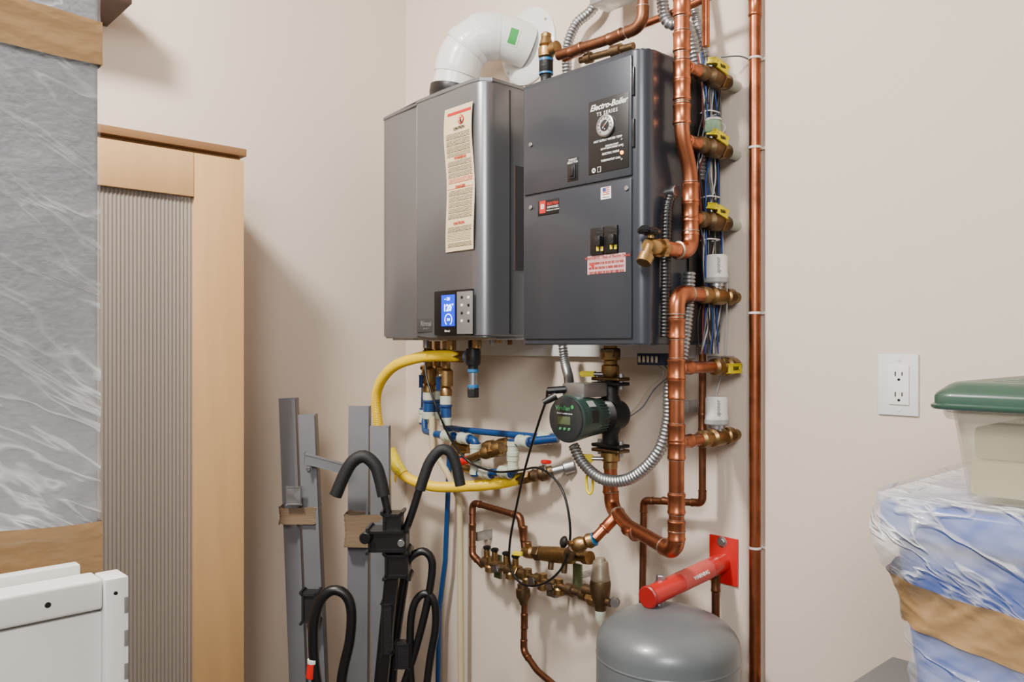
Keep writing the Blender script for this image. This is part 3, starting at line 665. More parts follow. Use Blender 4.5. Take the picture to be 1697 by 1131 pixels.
ta=W(1062,592,.1);tb=W(1108,592,.1)
thing('terminal_strip','dark blue wiring terminal strip hanging under the boiler','terminal strip',
   [box('base',ta.x,tb.x,-.115,-.095,1.452,1.480,M('terminal_blue',(28,40,70),.5),.002)]+[box('terminal',ta.x+.006+i*.0125,ta.x+.014+i*.0125,-.119,-.114,1.458,1.474,steel,.001) for i in range(int((tb.x-ta.x-.01)/.0125))])
single(hose('cable_tie',[W(1178,205,.08),W(1190,200,.05),W(1202,212,.03),W(1190,225,.05),W(1178,215,.08)],.002,white,.006,6),'white cable tie tag beside a valve','cable tie')
for yy in (190,330,400):
    p=W(1172,yy,.08); single(hose('cable_tie',[p+V(-.004,-.02,0),p+V(.018,-.02,.002),p+V(.02,.02,.003),p+V(-.002,.022,.002)],.0016,white,.006,6),'thin white cable tie around the wire bundle','cable tie',group='ties on the wire bundle')
# ---------------------------------------------------------------- pump
def pump():
    x=1.030; zc=W(1010,688,.12).z; yv=-.12
    parts=[]
    vol=lathe('volute',(x,-.08,zc),(x,-.152,zc),[(0,.02),(.05,.034),(.2,.038),(.8,.040),(.95,.038),(1,.03)],iron,28)
    zt=W(1005,632,.12).z; zb=W(1008,742,.12).z
    parts.append(vol)
    parts.append(lathe('neck',(x,yv,zb),(x,yv,zt),[(0,.020),(.2,.020),(.35,.030),(.65,.030),(.8,.020),(1,.020)],iron,20))
    for z in (zt,zb):
        for k in (-1,1):
            parts.append(box('flange',x-.044,x+.044,yv-.023,yv+.023,z+k*.0060-.0045,z+k*.0060+.0045,iron if k*(z-zc)<0 else brassd,.004,3))
        for sx in (-.034,.034):
            parts.append(hexn('bolt',(x+sx,yv,z-.019),(x+sx,yv,z+.019),.006,steel))
    parts.append(lathe('motor_ring',(x,-.145,zc),(x,-.172,zc),[(0,.040)]+[(f/12,.0435 if f%2 else .040) for f in range(1,12)]+[(1,.041)],black,30))
    mot=lathe('motor_housing',(x,-.170,zc),(x,-.272,zc),[(0,.041),(.05,.044),(.35,.047),(.7,.052),(.93,.055),(1,.054)],green,40)
    ribs=[obox('cooling_rib',V(x+math.cos(a)*.0455,-.190,zc+math.sin(a)*.0455),V(0,.014,0),V(math.cos(a),0,math.sin(a))*.0018,V(-math.sin(a),0,math.cos(a))*.001,green,.0008) for a in [math.radians(t) for t in range(-40,61,10)]]
    tr=lathe('bezel_ring',(x,-.268,zc),(x,-.277,zc),[(0,.0555),(.5,.0565),(1,.0555)],M('bezel_teal',(58,80,76),.35,.3),40)
    dsp=lathe('control_face',(x,-.274,zc),(x,-.283,zc),[(0,.053),(.6,.053),(.9,.052),(1,.049)],M('face_dark',(34,38,40),.35,coat=.4),40)
    yf=-.2836
    sub=[box('lcd_window',x-.023,x+.018,yf-.001,yf+.001,zc-.013,zc+.006,lcdg,.0005),
         text('lettering','Viridian',(x-.006,yf-.0005,zc+.025),.0150,inkgd,bold=.0001),
         lathe('leaf_mark',(x+.024,yf,zc+.029),(x+.024,yf-.0006,zc+.029),[(0,.005),(1,.005)],inkg,5),
         text('lettering','Delta P circulator pump',(x,yf-.0005,zc+.013),.005,inkw)]
    sub+=[cyl('button',(x-.014+.014*i,yf+.001,zc-.023),(x-.014+.014*i,yf-.002,zc-.023),.0034,inkgd,10) for i in range(3)]
    lab=[obox('side_label',V(x+.0515,-.235,zc+.006),V(.0008,.0,0),V(0,.012,0),V(0,0,.014),M('label_dark',(28,34,32),.5)),
         obox('side_label',V(x+.039,-.235,zc+.035),V(.0008*.7,0,.0006),V(0,.011,0),V(-.006,0,.0065),M('label_grey',(150,155,150),.5))]
    bx=box('wiring_box',x-.050,x+.02,-.240,-.155,zc+.048,zc+.081,galv,.004)
    gl=cyl('cable_gland',(x-.040,-.235,zc+.066),(x-.075,-.265,zc+.062),.009,black)
    thing('circulator_pump','dark teal circulator pump with round black digital face','pump',parts+[(mot,ribs+lab),tr,(dsp,sub),(bx,[gl])])
    z1=1.498
    p=[lathe('body',(x,yv,zt+.0115),(x,yv,z1),[(0,.018),(.1,.022),(.35,.022),(.4,.017),(.5,.017),(.55,.024),(.8,.024),(.85,.017),(1,.017)],brass,18),
       hexn('union_nut',(x,yv,z1-.03),(x,yv,z1-.006),.025,brassd)]
    h=obox('handle',V(x-.045,yv-.03,zt+.018),V(.018,.01,0),V(-.003,.008,0),V(0,0,.007),yellowl,.003)
    p.append(cyl('stem',(x,yv-.01,zt+.018),(x-.03,yv-.028,zt+.018),.005,steel)); p.append(h)
    thing('isolation_valve','brass isolation valve with yellow lever above the pump','valve',p)
    p=[lathe('body',(x,yv,zb-.0115),(x,yv,1.195),[(0,.024),(.5,.024),(.6,.018),(1,.018)],brass,18),cyl('stem',(x,yv-.015,zb-.026),(x-.03,yv-.04,zb-.026),.005,steel),
       obox('handle',V(x-.037,yv-.043,zb-.026),V(.012,.008,0),V(-.003,.006,0),V(0,0,.010),yellowl,.003)]
    thing('isolation_valve','brass isolation valve with yellow lever below the pump','valve',p)
    c=W(977,800,.17)
    single(hose('valve_tag',[c+V(-.008,0,-.02),c+V(-.01,0,.01),c+V(0,0,.022),c+V(.01,0,.01),c+V(.008,0,-.02),c+V(0,0,-.028),c+V(-.008,0,-.02)],.0035,yellowl,.004,8),'yellow plastic ring handle hanging on the pipe','valve handle')
    return zc
PZ=pump()
b0=V(1.065,-.135,1.088); b1=W(985,894,.19); b2=W(950,907,.21)
piperun('copper_pipe','copper branch stepping down to the fill valve',[b0,b1],.0125,copper,couplings=[(b0.lerp(b1,.35),b1-b0)])
def fill():
    d=(b2-b1)
    body=lathe('body',b1,b2,[(0,.016),(.25,.019),(.4,.014),(.6,.019),(.85,.019),(1,.012)],brass,18)
    st=cyl('stem',b2-d*.2,b2-d*.2+V(-.012,-.02,.008),.006,brass)
    c=b2-d*.2+V(-.014,-.024,.008)
    h=lathe('handle',c,c+V(-.006,-.012,.004),[(0,.010),(.3,.015),(.7,.015),(1,.010)],black,8)
    ring=lathe('sealant_ring',b1-d*.03,b1+d*.02,[(0,.0165),(1,.0165)],cyan,16)
    q=W(940,925,.12); arm=lathe('outlet_arm',b2,q,[(0,.011),(.4,.011),(.45,.015),(.8,.015),(1,.011)],brassd,16)
    thing('fill_valve','brass fill valve with black round handle','valve',[body,st,h,ring,arm])
fill()
# ---------------------------------------------------------------- yellow gas hose
yh=[W(768,592,.2),W(730,590,.21),W(690,594,.21),W(650,610,.2),W(626,645,.18),W(625,690,.16),W(636,740,.14),W(665,785,.12),W(715,806,.11),W(780,806,.10),W(830,801,.09),W(868,792,.08)]
hp=corr('hose',yh,.0165,yellow,.006,.12,16)
tape=hose('tape_wrap',[W(646,745,.138),W(656,768,.128),W(668,786,.12)],.0195,M('yellow_tape',(244,220,20),.35,bump=.6,bscale=40),.01,10)
tfl=obox('tape_flag',W(655,790,.128),V(.006,0,-.004),V(0,.001,0),V(.002,0,.018),yellow,.001)
n1=lathe('end_nut',W(752,591,.2),W(776,592,.2),[(0,.019),(.8,.019),(1,.015)],brass,6,angle=20)
n2=lathe('end_nut',W(862,794,.08),W(880,790,.08),[(0,.019),(.8,.019),(1,.015)],brass,6,angle=20)
thing('gas_hose','yellow corrugated flexible gas hose under the water heater','hose',[hp,(tape,[tfl]),n1,n2])
g0=W(880,790,.08);g1=W(952,772,.0)
thing('gas_valve','brass gas valve with red lever on a steel nipple','valve',
  [lathe('body',g0,g0.lerp(g1,.5),[(0,.015),(.15,.019),(.3,.015),(.45,.022),(.75,.022),(.8,.016),(1,.016)],brassd,18),
   lathe('nipple',g0.lerp(g1,.5),g1,[(0,.012),(.5,.012),(.55,.019),(1,.019)],galv,16),
   obox('handle',W(905,766,.09),V(.016,-.004,.001),V(.002,.008,0),V(0,0,.005),redl,.002),cyl('stem',W(900,782,.08),W(902,768,.09),.005,steel)])
dl=W(784,592,.2)
def zz(py,px=784): return W(px,py,.2).z
thing('drip_leg','dark iron gas tee with blue sealed fittings under the heater','pipe fitting',
  [cyl('tee_body',(dl.x,dl.y,1.513),(dl.x,dl.y,zz(615)),.014,iron),
   lathe('tee_collar',(dl.x,dl.y,zz(578)),(dl.x,dl.y,zz(606)),[(0,.019),(.2,.021),(.8,.021),(1,.019)],iron,18),
   cyl('blue_band',(dl.x,dl.y,zz(612)),(dl.x,dl.y,zz(618)),.0155,cyan),
   cyl('lower_nipple',(dl.x,dl.y,zz(615)),(dl.x,dl.y,zz(642)),.0125,galv),
   cyl('blue_band',(dl.x,dl.y,zz(638)),(dl.x,dl.y,zz(644)),.0155,cyan),
   hexn('end_cap',(dl.x,dl.y,zz(643)),(dl.x,dl.y,zz(659)),.017,iron),
   cyl('blue_band',(dl.x-.026,dl.y,zz(592)),(dl.x-.021,dl.y,zz(592)),.018,cyan),
   cyl('side_port',(dl.x,dl.y,zz(592)),(dl.x-.03,dl.y,zz(592)),.017,steel)])
def service(px,py0,py1,d,lab,ncol):
    a=W(px,py0,d);b=W(px,py1,d); a.x=b.x; zz2=lambda f: a.z+(b.z-a.z)*f
    x,y=a.x,a.y
    parts=[lathe('body',(x,y,1.512),(x,y,zz2(.60)),[(0,.011),(.15,.011),(.18,.018),(.35,.018),(.4,.013),(.5,.013),(.55,.021),(.82,.021),(.86,.014),(.9,.018),(1,.018)],brass,18),
      cyl('connector',(x,y,zz2(.60)),(x,y,zz2(.74)),.0175,pexf),cyl('collar',(x,y,zz2(.74)),(x,y,zz2(.78)),.019,bluev),cyl('connector',(x,y,zz2(.78)),(x,y,zz2(.93)),.0165,pexb),cyl('connector',(x,y,zz2(.93)),(x,y,zz2(1.05)),.018,pexf),
      obox('handle',V(x-.004,y-.026,zz2(.42)),V(.004,0,.0),V(0,-.003,0),V(0,0,.018),ncol,.002),cyl('stem',V(x,y,zz2(.3)),V(x,y-.027,zz2(.3)),.005,steel),
      cyl('side_port',V(x,y,zz2(.2)),V(x-.025,y-.01,zz2(.2)),.008,brass)]
    thing('service_valve',lab,'valve',parts)
service(739,590,700,.17,'brass service valve with blue lever and white connector under the heater',bluev)
service(710,590,690,.11,'brass service valve with white and blue connectors near the wall',bluev)
service(724,585,690,.06,'brass service valve half hidden against the wall',bluev)
def pex(name,label,pts,r=.0085,mat=pexb,fits=(),fr=.02,extra=()):
    path,_=fillet(pts,fr); parts=[sweep('pipe',path,r,mat,14)]
    for q,dv in fits:
        q=Vector(q);dv=Vector(dv).normalized()
        parts.append(lathe('push_fitting',q-dv*.022,q+dv*.022,[(0,.012),(.05,.0175),(.3,.0175),(.33,.0155),(.67,.0155),(.7,.0175),(.95,.0175),(1,.012)],pexf,18))
        parts.append(cyl('collar',q+dv*.020,q+dv*.027,.0145,bluev))
        parts.append(cyl('collar',q-dv*.027,q-dv*.020,.0145,bluev))
    return thing(name,label,'pipe',parts+list(extra))
Xd=V(1,0,0)
pex('plastic_pipe','blue plastic water pipe running along the wall to the pump',[W(739,700,.15),W(739,709,.15),W(765,713,.06),W(918,727,.035)],.0100,pexb,[(W(905,726,.037),Xd)],.012)
pex('plastic_pipe','blue plastic pipe loop with white push fittings',[W(722,720,.12),W(788,730,.115),W(788,785,.115),W(850,782,.11),W(850,735,.11),W(875,732,.10),W(925,727,.07)],.0115,pexb,
   [(W(743,723,.12),Xd),(W(788,748,.115),Z),(W(788,775,.115),Z),(W(806,784,.112),Xd),(W(838,783,.11),Xd),(W(850,769,.11),Z),(W(850,744,.11),Z),(W(770,727,.118),Xd),(W(868,732,.102),Xd)],.012)
pex('plastic_pipe','cream plastic water pipe dropping to the floor',[W(716,690,.11),W(717,745,.11),W(745,790,.09),W(762,830,.06),W(764,1131,.05),V(W(764,1131,.05).x,-.05,.0)],.0100,cream,[],.03)
pex('plastic_pipe','blue plastic water pipe dropping behind the rack to the floor',[W(745,740,.06),W(742,830,.05),W(738,930,.05),W(728,1010,.05),V(W(722,1050,.05).x,-.05,.0)],.0085,pexb,[],.03)
pex('plastic_pipe','blue plastic pipe beside the heater service valves',[W(703,640,.04),W(702,680,.06),W(704,715,.08),W(735,724,.10)],.0100,pexb,[(W(702,690,.065),Z)],.015)
thing('mixing_valve','brass mixing valve between the plastic pipes','valve',[lathe('body',W(798,753,.15),W(834,742,.12),[(0,.014),(.15,.019),(.35,.019),(.4,.013),(.6,.021),(.9,.021),(1,.014)],brass,18),
   cyl('cap',W(766,766,.14),W(776,762,.14),.013,redl),cyl('cap_neck',W(776,762,.14),W(800,752,.15),.011,brass),hexn('union_nut',W(814,748,.135),W(822,746,.13),.022,brass)])
thing('brass_tee','small brass tee on the blue pipes behind the hose','pipe fitting',[lathe('body',W(752,738,.09),W(778,745,.09),[(0,.012),(.3,.018),(.7,.018),(1,.012)],brass,16),cyl('side_port',W(762,741,.09),W(764,757,.09),.012,brass),cyl('end_cap',W(764,757,.09),W(764,764,.09),.013,bluev)])
thing('drain_port','brass drain port beneath the blue pipe fittings','pipe fitting',[cyl('body',W(770,776,.10),W(800,783,.10),.011,brass),cyl('cap',W(764,774,.10),W(771,776,.10),.013,brassd)])
thing('elbow_connector','brass threaded elbow joining the blue pipe to the wall','pipe fitting',[lathe('body',W(800,742,.06),W(842,736,.03),[(0,.013),(.2,.019),(.45,.019),(.5,.014),(.7,.020),(.95,.020),(1,.014)],brass,16),cyl('wall_end',W(842,736,.03),W(856,733,.0),.012,brassd)])
# ---------------------------------------------------------------- lower manifold
piperun('copper_pipe','aged copper loop above the fill manifold',[W(800,938,.09),W(783,920,.09),W(783,833,.07),W(862,856,.07),W(870,915,.07)],.0095,copperd,.016,couplings=[(W(783,880,.08),Z),(W(868,885,.07),Z)])
m0=W(798,930,.09); m1=W(1012,1000,.11)
ml=lambda f: m0.lerp(m1,f)
def manifold():
    prof=[(0,.009)]
    for f in [.02,.12,.22,.34,.46,.58,.7,.8]:
        prof+=[(f,.010),(f+.005,.0165),(f+.045,.0165),(f+.05,.0105)]
    prof+=[(1,.010)]
    ps=[lathe('body',m0,m1,prof,brassd,16)]
    for f,m in ((.12,black),(.30,black),(.05,black),(.22,black)):
        p=ml(f); ps.append((cyl('drain_port',p,p+V(0,0,.038),.009,brass),[lathe('handle',p+V(0,0,.038),p+V(0,0,.050),[(0,.008),(.3,.012),(.8,.012),(1,.007)],m,8)]))
    for f in (.08,.26,.40,.52,.64):
        p=ml(f); ps.append(lathe('brass_tee',p+V(0,0,-.026),p+V(0,0,.02),[(0,.010),(.1,.016),(.4,.016),(.5,.012),(1,.012)],brass,14))
    for f in (.18,.48,.62): 
        p=ml(f); ps.append(obox('wing_handle',p+V(0,-.026,0),V(.012,0,.004),V(0,.002,0),V(-.003,0,.010),steel,.002)); ps.append(cyl('stem',p,p+V(0,-.026,0),.005,steel))
    ps.append(obox('yellow_lever',W(858,918,.12),V(.017,0,.002),V(0,.005,0),V(0,0,.006),yellowl,.002))
    ps.append(hexn('union_nut',ml(.86),ml(.92),.022,brass)); ps.append(hexn('union_nut',ml(.30),ml(.335),.021,brass))
    thing('fill_manifold','aged brass fill manifold with small valves and tees','manifold',ps)
manifold()
u0=W(868,915,.08); u1=W(978,925,.12)
thing('backflow_preventer','bronze backflow preventer with union nuts','valve',[lathe('body',u0,u1,[(0,.011),(.05,.017),(.15,.017),(.17,.011),(.3,.011),(.32,.02),(.55,.022),(.75,.02),(.78,.012),(.9,.012),(.92,.017),(1,.017)],brass,18),
   cyl('test_port',u0.lerp(u1,.45),u0.lerp(u1,.45)+V(0,-.005,-.04),.008,brassd),cyl('test_port',u0.lerp(u1,.65),u0.lerp(u1,.65)+V(0,-.005,-.045),.008,brassd),
   cyl('test_port',u0.lerp(u1,.1),u0.lerp(u1,.1)+V(0,-.005,.03),.009,brass),
   hexn('union_nut',u0.lerp(u1,.2),u0.lerp(u1,.3),.021,brassd)])
def regulator():
    p=W(995,960,.11); x,y=p.x,p.y; z=lambda py: W(995,py,.11).z
    b=lathe('bell_cover',(x,y,z(962)),(x,y,z(925)),[(0,.024),(.12,.025),(.2,.023),(.75,.02),(.85,.018),(.86,.014),(1,.012)],M('bell_grey',(150,138,118),.45,.4),24)
    m=lathe('body',(x,y,z(1012)),(x,y,z(962)),[(0,.014),(.2,.016),(.35,.022),(.6,.025),(.9,.027),(1,.025)],brassd,24)
    s=lathe('strainer_cup',(x,y,z(1030)),(x,y,z(1010)),[(0,.010),(.2,.013),(1,.014)],pexf,18)
    g=W(1020,998,.12); gg=lathe('gauge',(g.x,g.y,g.z),(g.x+.006,g.y-.012,g.z),[(0,.012),(.8,.012),(1,.010)],steel,18)
    thing('pressure_regulator','bronze pressure reducing valve with bell cover','valve',[b,m,s,gg,cyl('side_port',(x-.055,y,z(985)),(x,y,z(985)),.015,brassd)])
regulator()
thing('reducer_fitting','bronze reducer fitting above a copper drop','pipe fitting',[lathe('body',W(868,1003,.10),W(866,968,.10),[(0,.010),(.15,.012),(.4,.020),(.75,.020),(.8,.015),(1,.015)],brassd,18)])
pe=W(935,1150,.16)
piperun('copper_pipe','thin copper drop below the fill manifold',[W(869,1002,.10),W(868,1080,.10),W(890,1112,.13),pe,V(pe.x+.03,pe.y,pe.z-.15),V(pe.x+.03,pe.y,0)],.0088,copperd,.02,couplings=[(W(869,1030,.10),Z)])
pat=M('patina',(104,112,80),.5,.6,var=.3,vscale=40)
for px,py in ((962,955),(830,938)):
    p=W(px,py,.06); thing('pipe_bracket','green patinated brass pipe support','bracket',[box('plate',p.x-.015,p.x+.015,-.075,-.068,p.z-.035,p.z+.035,pat,.002),box('foot',p.x-.008,p.x+.008,-.07,0,p.z-.006,p.z+.006,galv,.001)])
for (px,py) in ((812,884),(1160,672),(940,975),(1210,600)):
    p=W(px,py,.0)
    thing('pipe_strap','bent galvanised steel pipe strap screwed to the wall','bracket',[box('strap',p.x-.022,p.x+.012,-.062,-.056,p.z-.014,p.z+.014,galv,.003),box('leg',p.x+.006,p.x+.012,-.058,0,p.z-.014,p.z+.014,galv,.001),cyl('screw',(p.x-.01,-.062,p.z),(p.x-.01,-.066,p.z),.006,steel,10)])
# ---------------------------------------------------------------- tank + red bracket
TX,TY=1.305,-.262
def tankf():
    zt=.948; R=.149
    H=.46; z0=zt-H
    prof=[]
    for i in range(7):
        a=math.radians(-90+15*i); prof.append((( .075+.075*math.sin(a))/H,R*math.cos(a)))
    for i in range(0,10):
        a=math.radians(10*i); prof.append(((H-.075+.075*math.sin(a))/H,max(R*math.cos(a),.012)))
    b=lathe('shell',(TX,TY,z0),(TX,TY,zt),prof,tank,56,angle=60)
    sm=lathe('weld_seam',(TX,TY,zt-.1),(TX,TY,zt-.094),[(0,R),(.5,R+.0012),(1,R)],tank,56)
    nk=cyl('neck',(TX-.031,TY+.012,zt-.006),(TX-.031,TY+.012,zt+.025),.014,steel)
    thing('expansion_tank','grey steel expansion tank with domed top','tank',[b,sm,nk],base=Vector((TX,TY,z0)))
    pw=W(1199,928,0); x=1.274
    pl=box('wall_plate',x-.035,x+.040,-.006,0,pw.z-.055,pw.z+.055,red,.001)
    A=V(x,-.004,pw.z-.005); B=V(x,-.285,.968)
    tb=lathe('support_tube',A,B,[(0,.022),(.96,.022),(1,.021)],red,28)
    cap=cyl('end_cap',B+V(0,.002,0),B+V(0,-.006,0),.024,M('red_dark',(140,16,16),.4),24)
    lb=lathe('label',A.lerp(B,.22),A.lerp(B,.62),[(0,.0224),(1,.0224)],M('label_red',(198,80,76),.5),28)
    ax=(B-A).normalized(); nrm=V(.86,0,.5); nrm=(nrm-ax*nrm.dot(ax)).normalized()
    c0=A.lerp(B,.42)+nrm*.0228
    lb2=[text('lettering','WARNING',c0+V(0,0,0)+ax.cross(nrm)*-.006,.012,inkw,n=nrm,up=ax.cross(nrm) if ax.cross(nrm).z>0 else nrm.cross(ax),bold=.0002)]
    bolt=hexn('bolt',(x-.006,-.235,.990),(x-.006,-.235,1.004),.010,steel)
    w=cyl('washer',(x-.006,-.235,.986),(x-.006,-.235,.991),.014,steel)
    sc=[cyl('screw',(x,-.005,pw.z+.042),(x,-.012,pw.z+.042),.009,steel,12),cyl('washer',(x,-.005,pw.z+.042),(x,-.0075,pw.z+.042),.013,steel,16)]
    thing('tank_bracket','red steel tank bracket bolted to the wall','bracket',[(pl,sc),tb,cap,(lb,lb2),bolt,w])
tankf()
p=W(1186,955,.03)
piperun('copper_pipe','short copper pipe passing behind the tank',[p,V(p.x,p.y,0)],.0095,copperd,couplings=[(W(1186,966,.03),Z)])
# ---------------------------------------------------------------- black cables
cb=hose('cable',[V(.955,-.265,PZ+.062),W(905,664,.26),W(893,700,.25),W(872,770,.22),W(856,840,.2),W(845,900,.19),W(846,940,.18),W(865,968,.18),W(900,968,.18),W(932,940,.18),W(945,890,.18),W(938,830,.18),W(920,795,.17),W(892,776,.16),W(860,780,.14),W(820,782,.14),W(778,766,.15),W(748,730,.18),W(722,672,.22),W(706,620,.22),W(704,568,.2)],.0032,black,.008,8)
thing('power_cable','long looping black power cable from the pump','cable',[cb,lathe('plug',D(900,668,1.87),D(922,656,1.87),[(0,.006),(.5,.0085),(1,.0095)],black,12)])
# ---------------------------------------------------------------- outlet
def outlet():
    d=.04
    pl=plate('cover_plate',1455.5,1523.5,587,689,d,.005,white,.003)
    ins=plate('receptacle_face',1473,1507,606,671,d+.005,.003,M('outlet_white',(232,232,230),.3),.0012)
    sb=[]
    for cy in (623,657):
        p=W(1489.5,cy,d+.008); q=V(p.x,-d-.0082,p.z)
        sb+=[box('slot',q.x-.0075,q.x-.0055,q.y-.0004,q.y+.0006,q.z-.001,q.z+.008,black),box('slot',q.x+.0052,q.x+.0072,q.y-.0004,q.y+.0006,q.z,q.z+.0075,black),
             cyl('ground_slot',(q.x,q.y+.0005,q.z-.0075),(q.x,q.y-.0004,q.z-.0075),.0028,black,12)]
    sc=[]
    for cy in (597,680):
        p=W(1489.5,cy,d+.005); sc.append(cyl('screw',(p.x,-d-.005,p.z),(p.x,-d-.0065,p.z),.0032,white,12))
    thing('wall_outlet','white double electrical outlet with screwed cover plate','outlet',[(pl,sc),(ins,sb)])
outlet()
# ---------------------------------------------------------------- aluminium rails
def channel(name,pt,pb,w,dep,th,mat):
    t=(pt-pb).normalized(); r=Vector((CS,SN,0)); r=(r-t*r.dot(t)).normalized(); f=t.cross(r).normalized()
    if f.dot(Vector((SN,-CS,0)))<0: f=-f
    h=w/2
    prof=[(-h,0),(h,0),(h,-dep),(h-th,-dep),(h-th,-th),(-h+th,-th),(-h+th,-dep),(-h,-dep)]
    bm=bmesh.new(); A=[bm.verts.new(pb+r*a+f*b) for a,b in prof]; B=[bm.verts.new(pt+r*a+f*b) for a,b in prof]
    bm.faces.new(A);bm.faces.new(B)
    for i in range(8): bm.faces.new((A[i],A[(i+1)%8],B[(i+1)%8],B[i]))
    return from_bm(name,bm,mat,False)
fxv=Vector((CS,SN,0)); fyv=Vector((SN,-CS,0))
def rail(pxt,pyt,tt,px1131,wpx,label,extra=None,dep=.03):
    a=D(pxt,pyt,tt); m=D(px1131,1131,tt-.05); dirv=(m-a); k=a.z/(-dirv.z); b=a+dirv*k; b.z=.001
    w=wpx/F*tt
    parts=[channel('channel_bar',a,b,w,dep,.003,alu)]+(extra(a,b,w) if extra else [])
    thing('aluminium_rail',label,'metal rail',parts,group='aluminium rails leaning in the corner',base=b)
def lipp(a,b,w):
    t=(b-a); c=(a+b)/2
    return [obox('side_lip',c+fxv*(w/2-.004)+fyv*.007,fxv*.003,fyv*.007,t/2*.995,alu,.001)]
def slotx(a,b,w):
    return [cyl('bolt',a.lerp(b,.12),a.lerp(b,.12)+fyv*.006,.006,steel,10)]+lipp(a,b,w)
rail(476,660,2.36,494,29,'grey aluminium channel rail standing upright',lipp)
rail(508,687,2.32,526,29,'shorter grey aluminium channel rail bound with tape',slotx)
rail(595,673,2.42,592,35,'wide grey aluminium channel rail standing upright',lipp)
rail(629,706,2.36,632,32,'grey aluminium channel rail beside the bike carrier',lipp)
a=D(505,760,2.27); b=D(575,778,2.29)
single(obox('cross_bar',(a+b)/2,(b-a)/2,fyv*.010,Vector((0,0,.014)),alu,.002),'short grey aluminium cross bar joining the rails','metal bar')
single(obox('rail_bracket',D(487,822,2.27),fxv*.020,fyv*.004,Vector((0,0,.025)),galv,.002),'small metal bracket fixed on a rail','bracket')
def tapewrap(px,py,t,wpx,hpx,label,dep=.03):
    c=D(px,py,t); w=wpx/F*t/2; h=hpx/F*t/2
    bm=bmesh.new(); n=40; rings=[]; m=18
    for j in range(m+1):
        ring=[]; f=j/m
        for k in range(n):
            an=2*math.pi*k/n; sx=abs(math.cos(an))**.25*math.copysign(1,math.cos(an)); sy=abs(math.sin(an))**.25*math.copysign(1,math.sin(an))
            q=1+.02*math.sin(j*2.6+k*.35)-.06*(1-abs(f*2-1))
            edge=.008*noise.noise(Vector((k*.4,j*.1+px,2)))*(1 if j in (0,m) else .5)
            ring.append(bm.verts.new(c+fxv*sx*w*q+fyv*sy*dep*q+Vector((0,0,h*(f*2-1)+edge+.012*sx*(.5-abs(f-.5))))))
        rings.append(ring)
    for i in range(m):
        for k in range(n): bm.faces.new((rings[i][k],rings[i][(k+1)%n],rings[i+1][(k+1)%n],rings[i+1][k]))
    single(from_bm('tape_wrap',bm,tanr,angle=80),label,'tape')
tapewrap(498,852,2.315,66,28,'tan packing tape wound around two aluminium rails')
tapewrap(607,877,2.37,70,54,'tan packing tape bunched around aluminium rails')
single(obox('foam_block',D(515,1005,2.24),fxv*.02,fyv*.018,Vector((0,0,.04)),blackm,.006),'black foam end block on a rail','foam block')
# ---------------------------------------------------------------- bike carrier
def carrier():
    t=1.95; P=lambda px,py,tt=t: D(px,py,tt)
    parts=[]
    fo=.0155; tu=.0095
    parts.append(hose('hook_arm',[P(650,885),P(643,850),P(632,800)],tu,black))
    parts.append(hose('foam_sleeve',[P(636,822),P(630,795),P(622,772),P(604,757),P(586,764),P(572,785),P(556,822)],fo,blackm,seg=16))
    parts.append(hose('hook_arm',[P(668,890),P(683,850),P(697,805)],tu,black))
    parts.append(hose('foam_sleeve',[P(696,812),P(703,790),P(713,765),P(730,746),P(746,750),P(756,772),P(763,805)],fo*.85,blackm,seg=16))
    fx=fxv; fy=fyv
    blk=obox('clamp_block',P(645,893),fx*.045,fy*.03,Vector((0,0,.025)),black,.006)
    kn=[cyl('clamp_knob',P(617,885),P(617,885)+fy*.05-fx*.01,.014,black,12),cyl('clamp_bolt',P(668,895),P(668,895)+fy*.04,.009,steel,10)]
    parts.append((blk,kn))
    parts.append(obox('lower_clamp',P(660,934),fx*.028,fy*.026,Vector((0,0,.028)),black,.006))
    parts.append(obox('mast_joint',P(652,870),fx*.022,fy*.02,Vector((0,0,.03)),black,.006))
    base=P(632,1131); d=(base-P(655,900)); q=P(655,900)+d*((P(655,900).z-.02)/(-d.z))
    parts.append(obox('mast',(P(655,900)+q)/2,fx*.016,fy*.012,(P(655,900)-q)/2,black,.003))
    parts.append(hose('lower_hook',[P(528,1150),P(521,1100),P(520,1040),P(530,998),P(550,979),P(571,985),P(582,1010),P(580,1060),P(566,1131),P(560,1250)],.0125,black,seg=14))
    parts.append(hose('lower_hook',[P(684,1160),P(680,1100),P(681,1030),P(690,995),P(707,984),P(720,1000),P(722,1040),P(712,1100),P(700,1200)],.0095,black))
    parts.append(hose('lower_hook',[P(668,950),P(680,925),P(700,914),P(714,925),P(716,950),P(706,1010),P(688,1080),P(668,1140)],.0095,black))
    parts.append(hose('lower_hook',[P(560,1250),P(600,1300),P(650,1290),P(700,1200)],.0095,black))
    parts.append(hose('rear_leg',[P(672,945,2.0),P(650,1131,2.0),P(640,1500,2.0)],.012,black))
    parts.append(cyl('hook_tip',P(519,1098),P(516,1124),.0135,redl)); parts.append(cyl('tip_band',P(519,1092),P(519,1100),.0138,white))
    parts+=[obox('brace_plate',P(642,1040),fx*.012,fy*.014,Vector((0,0,.06)),iron,.003),obox('brace_plate',P(668,1085),fx*.016,fy*.014,Vector((0,0,.03)),iron,.003)]
    parts.append(obox('base_foot',Vector((q.x,q.y,.02)),fx*.18,fy*.02,Vector((0,0,.0195)),black,.005))
    thing('bike_carrier','black steel bike carrier with foam-padded hook arms','bike rack',parts,base=Vector((q.x,q.y,0)))
carrier()
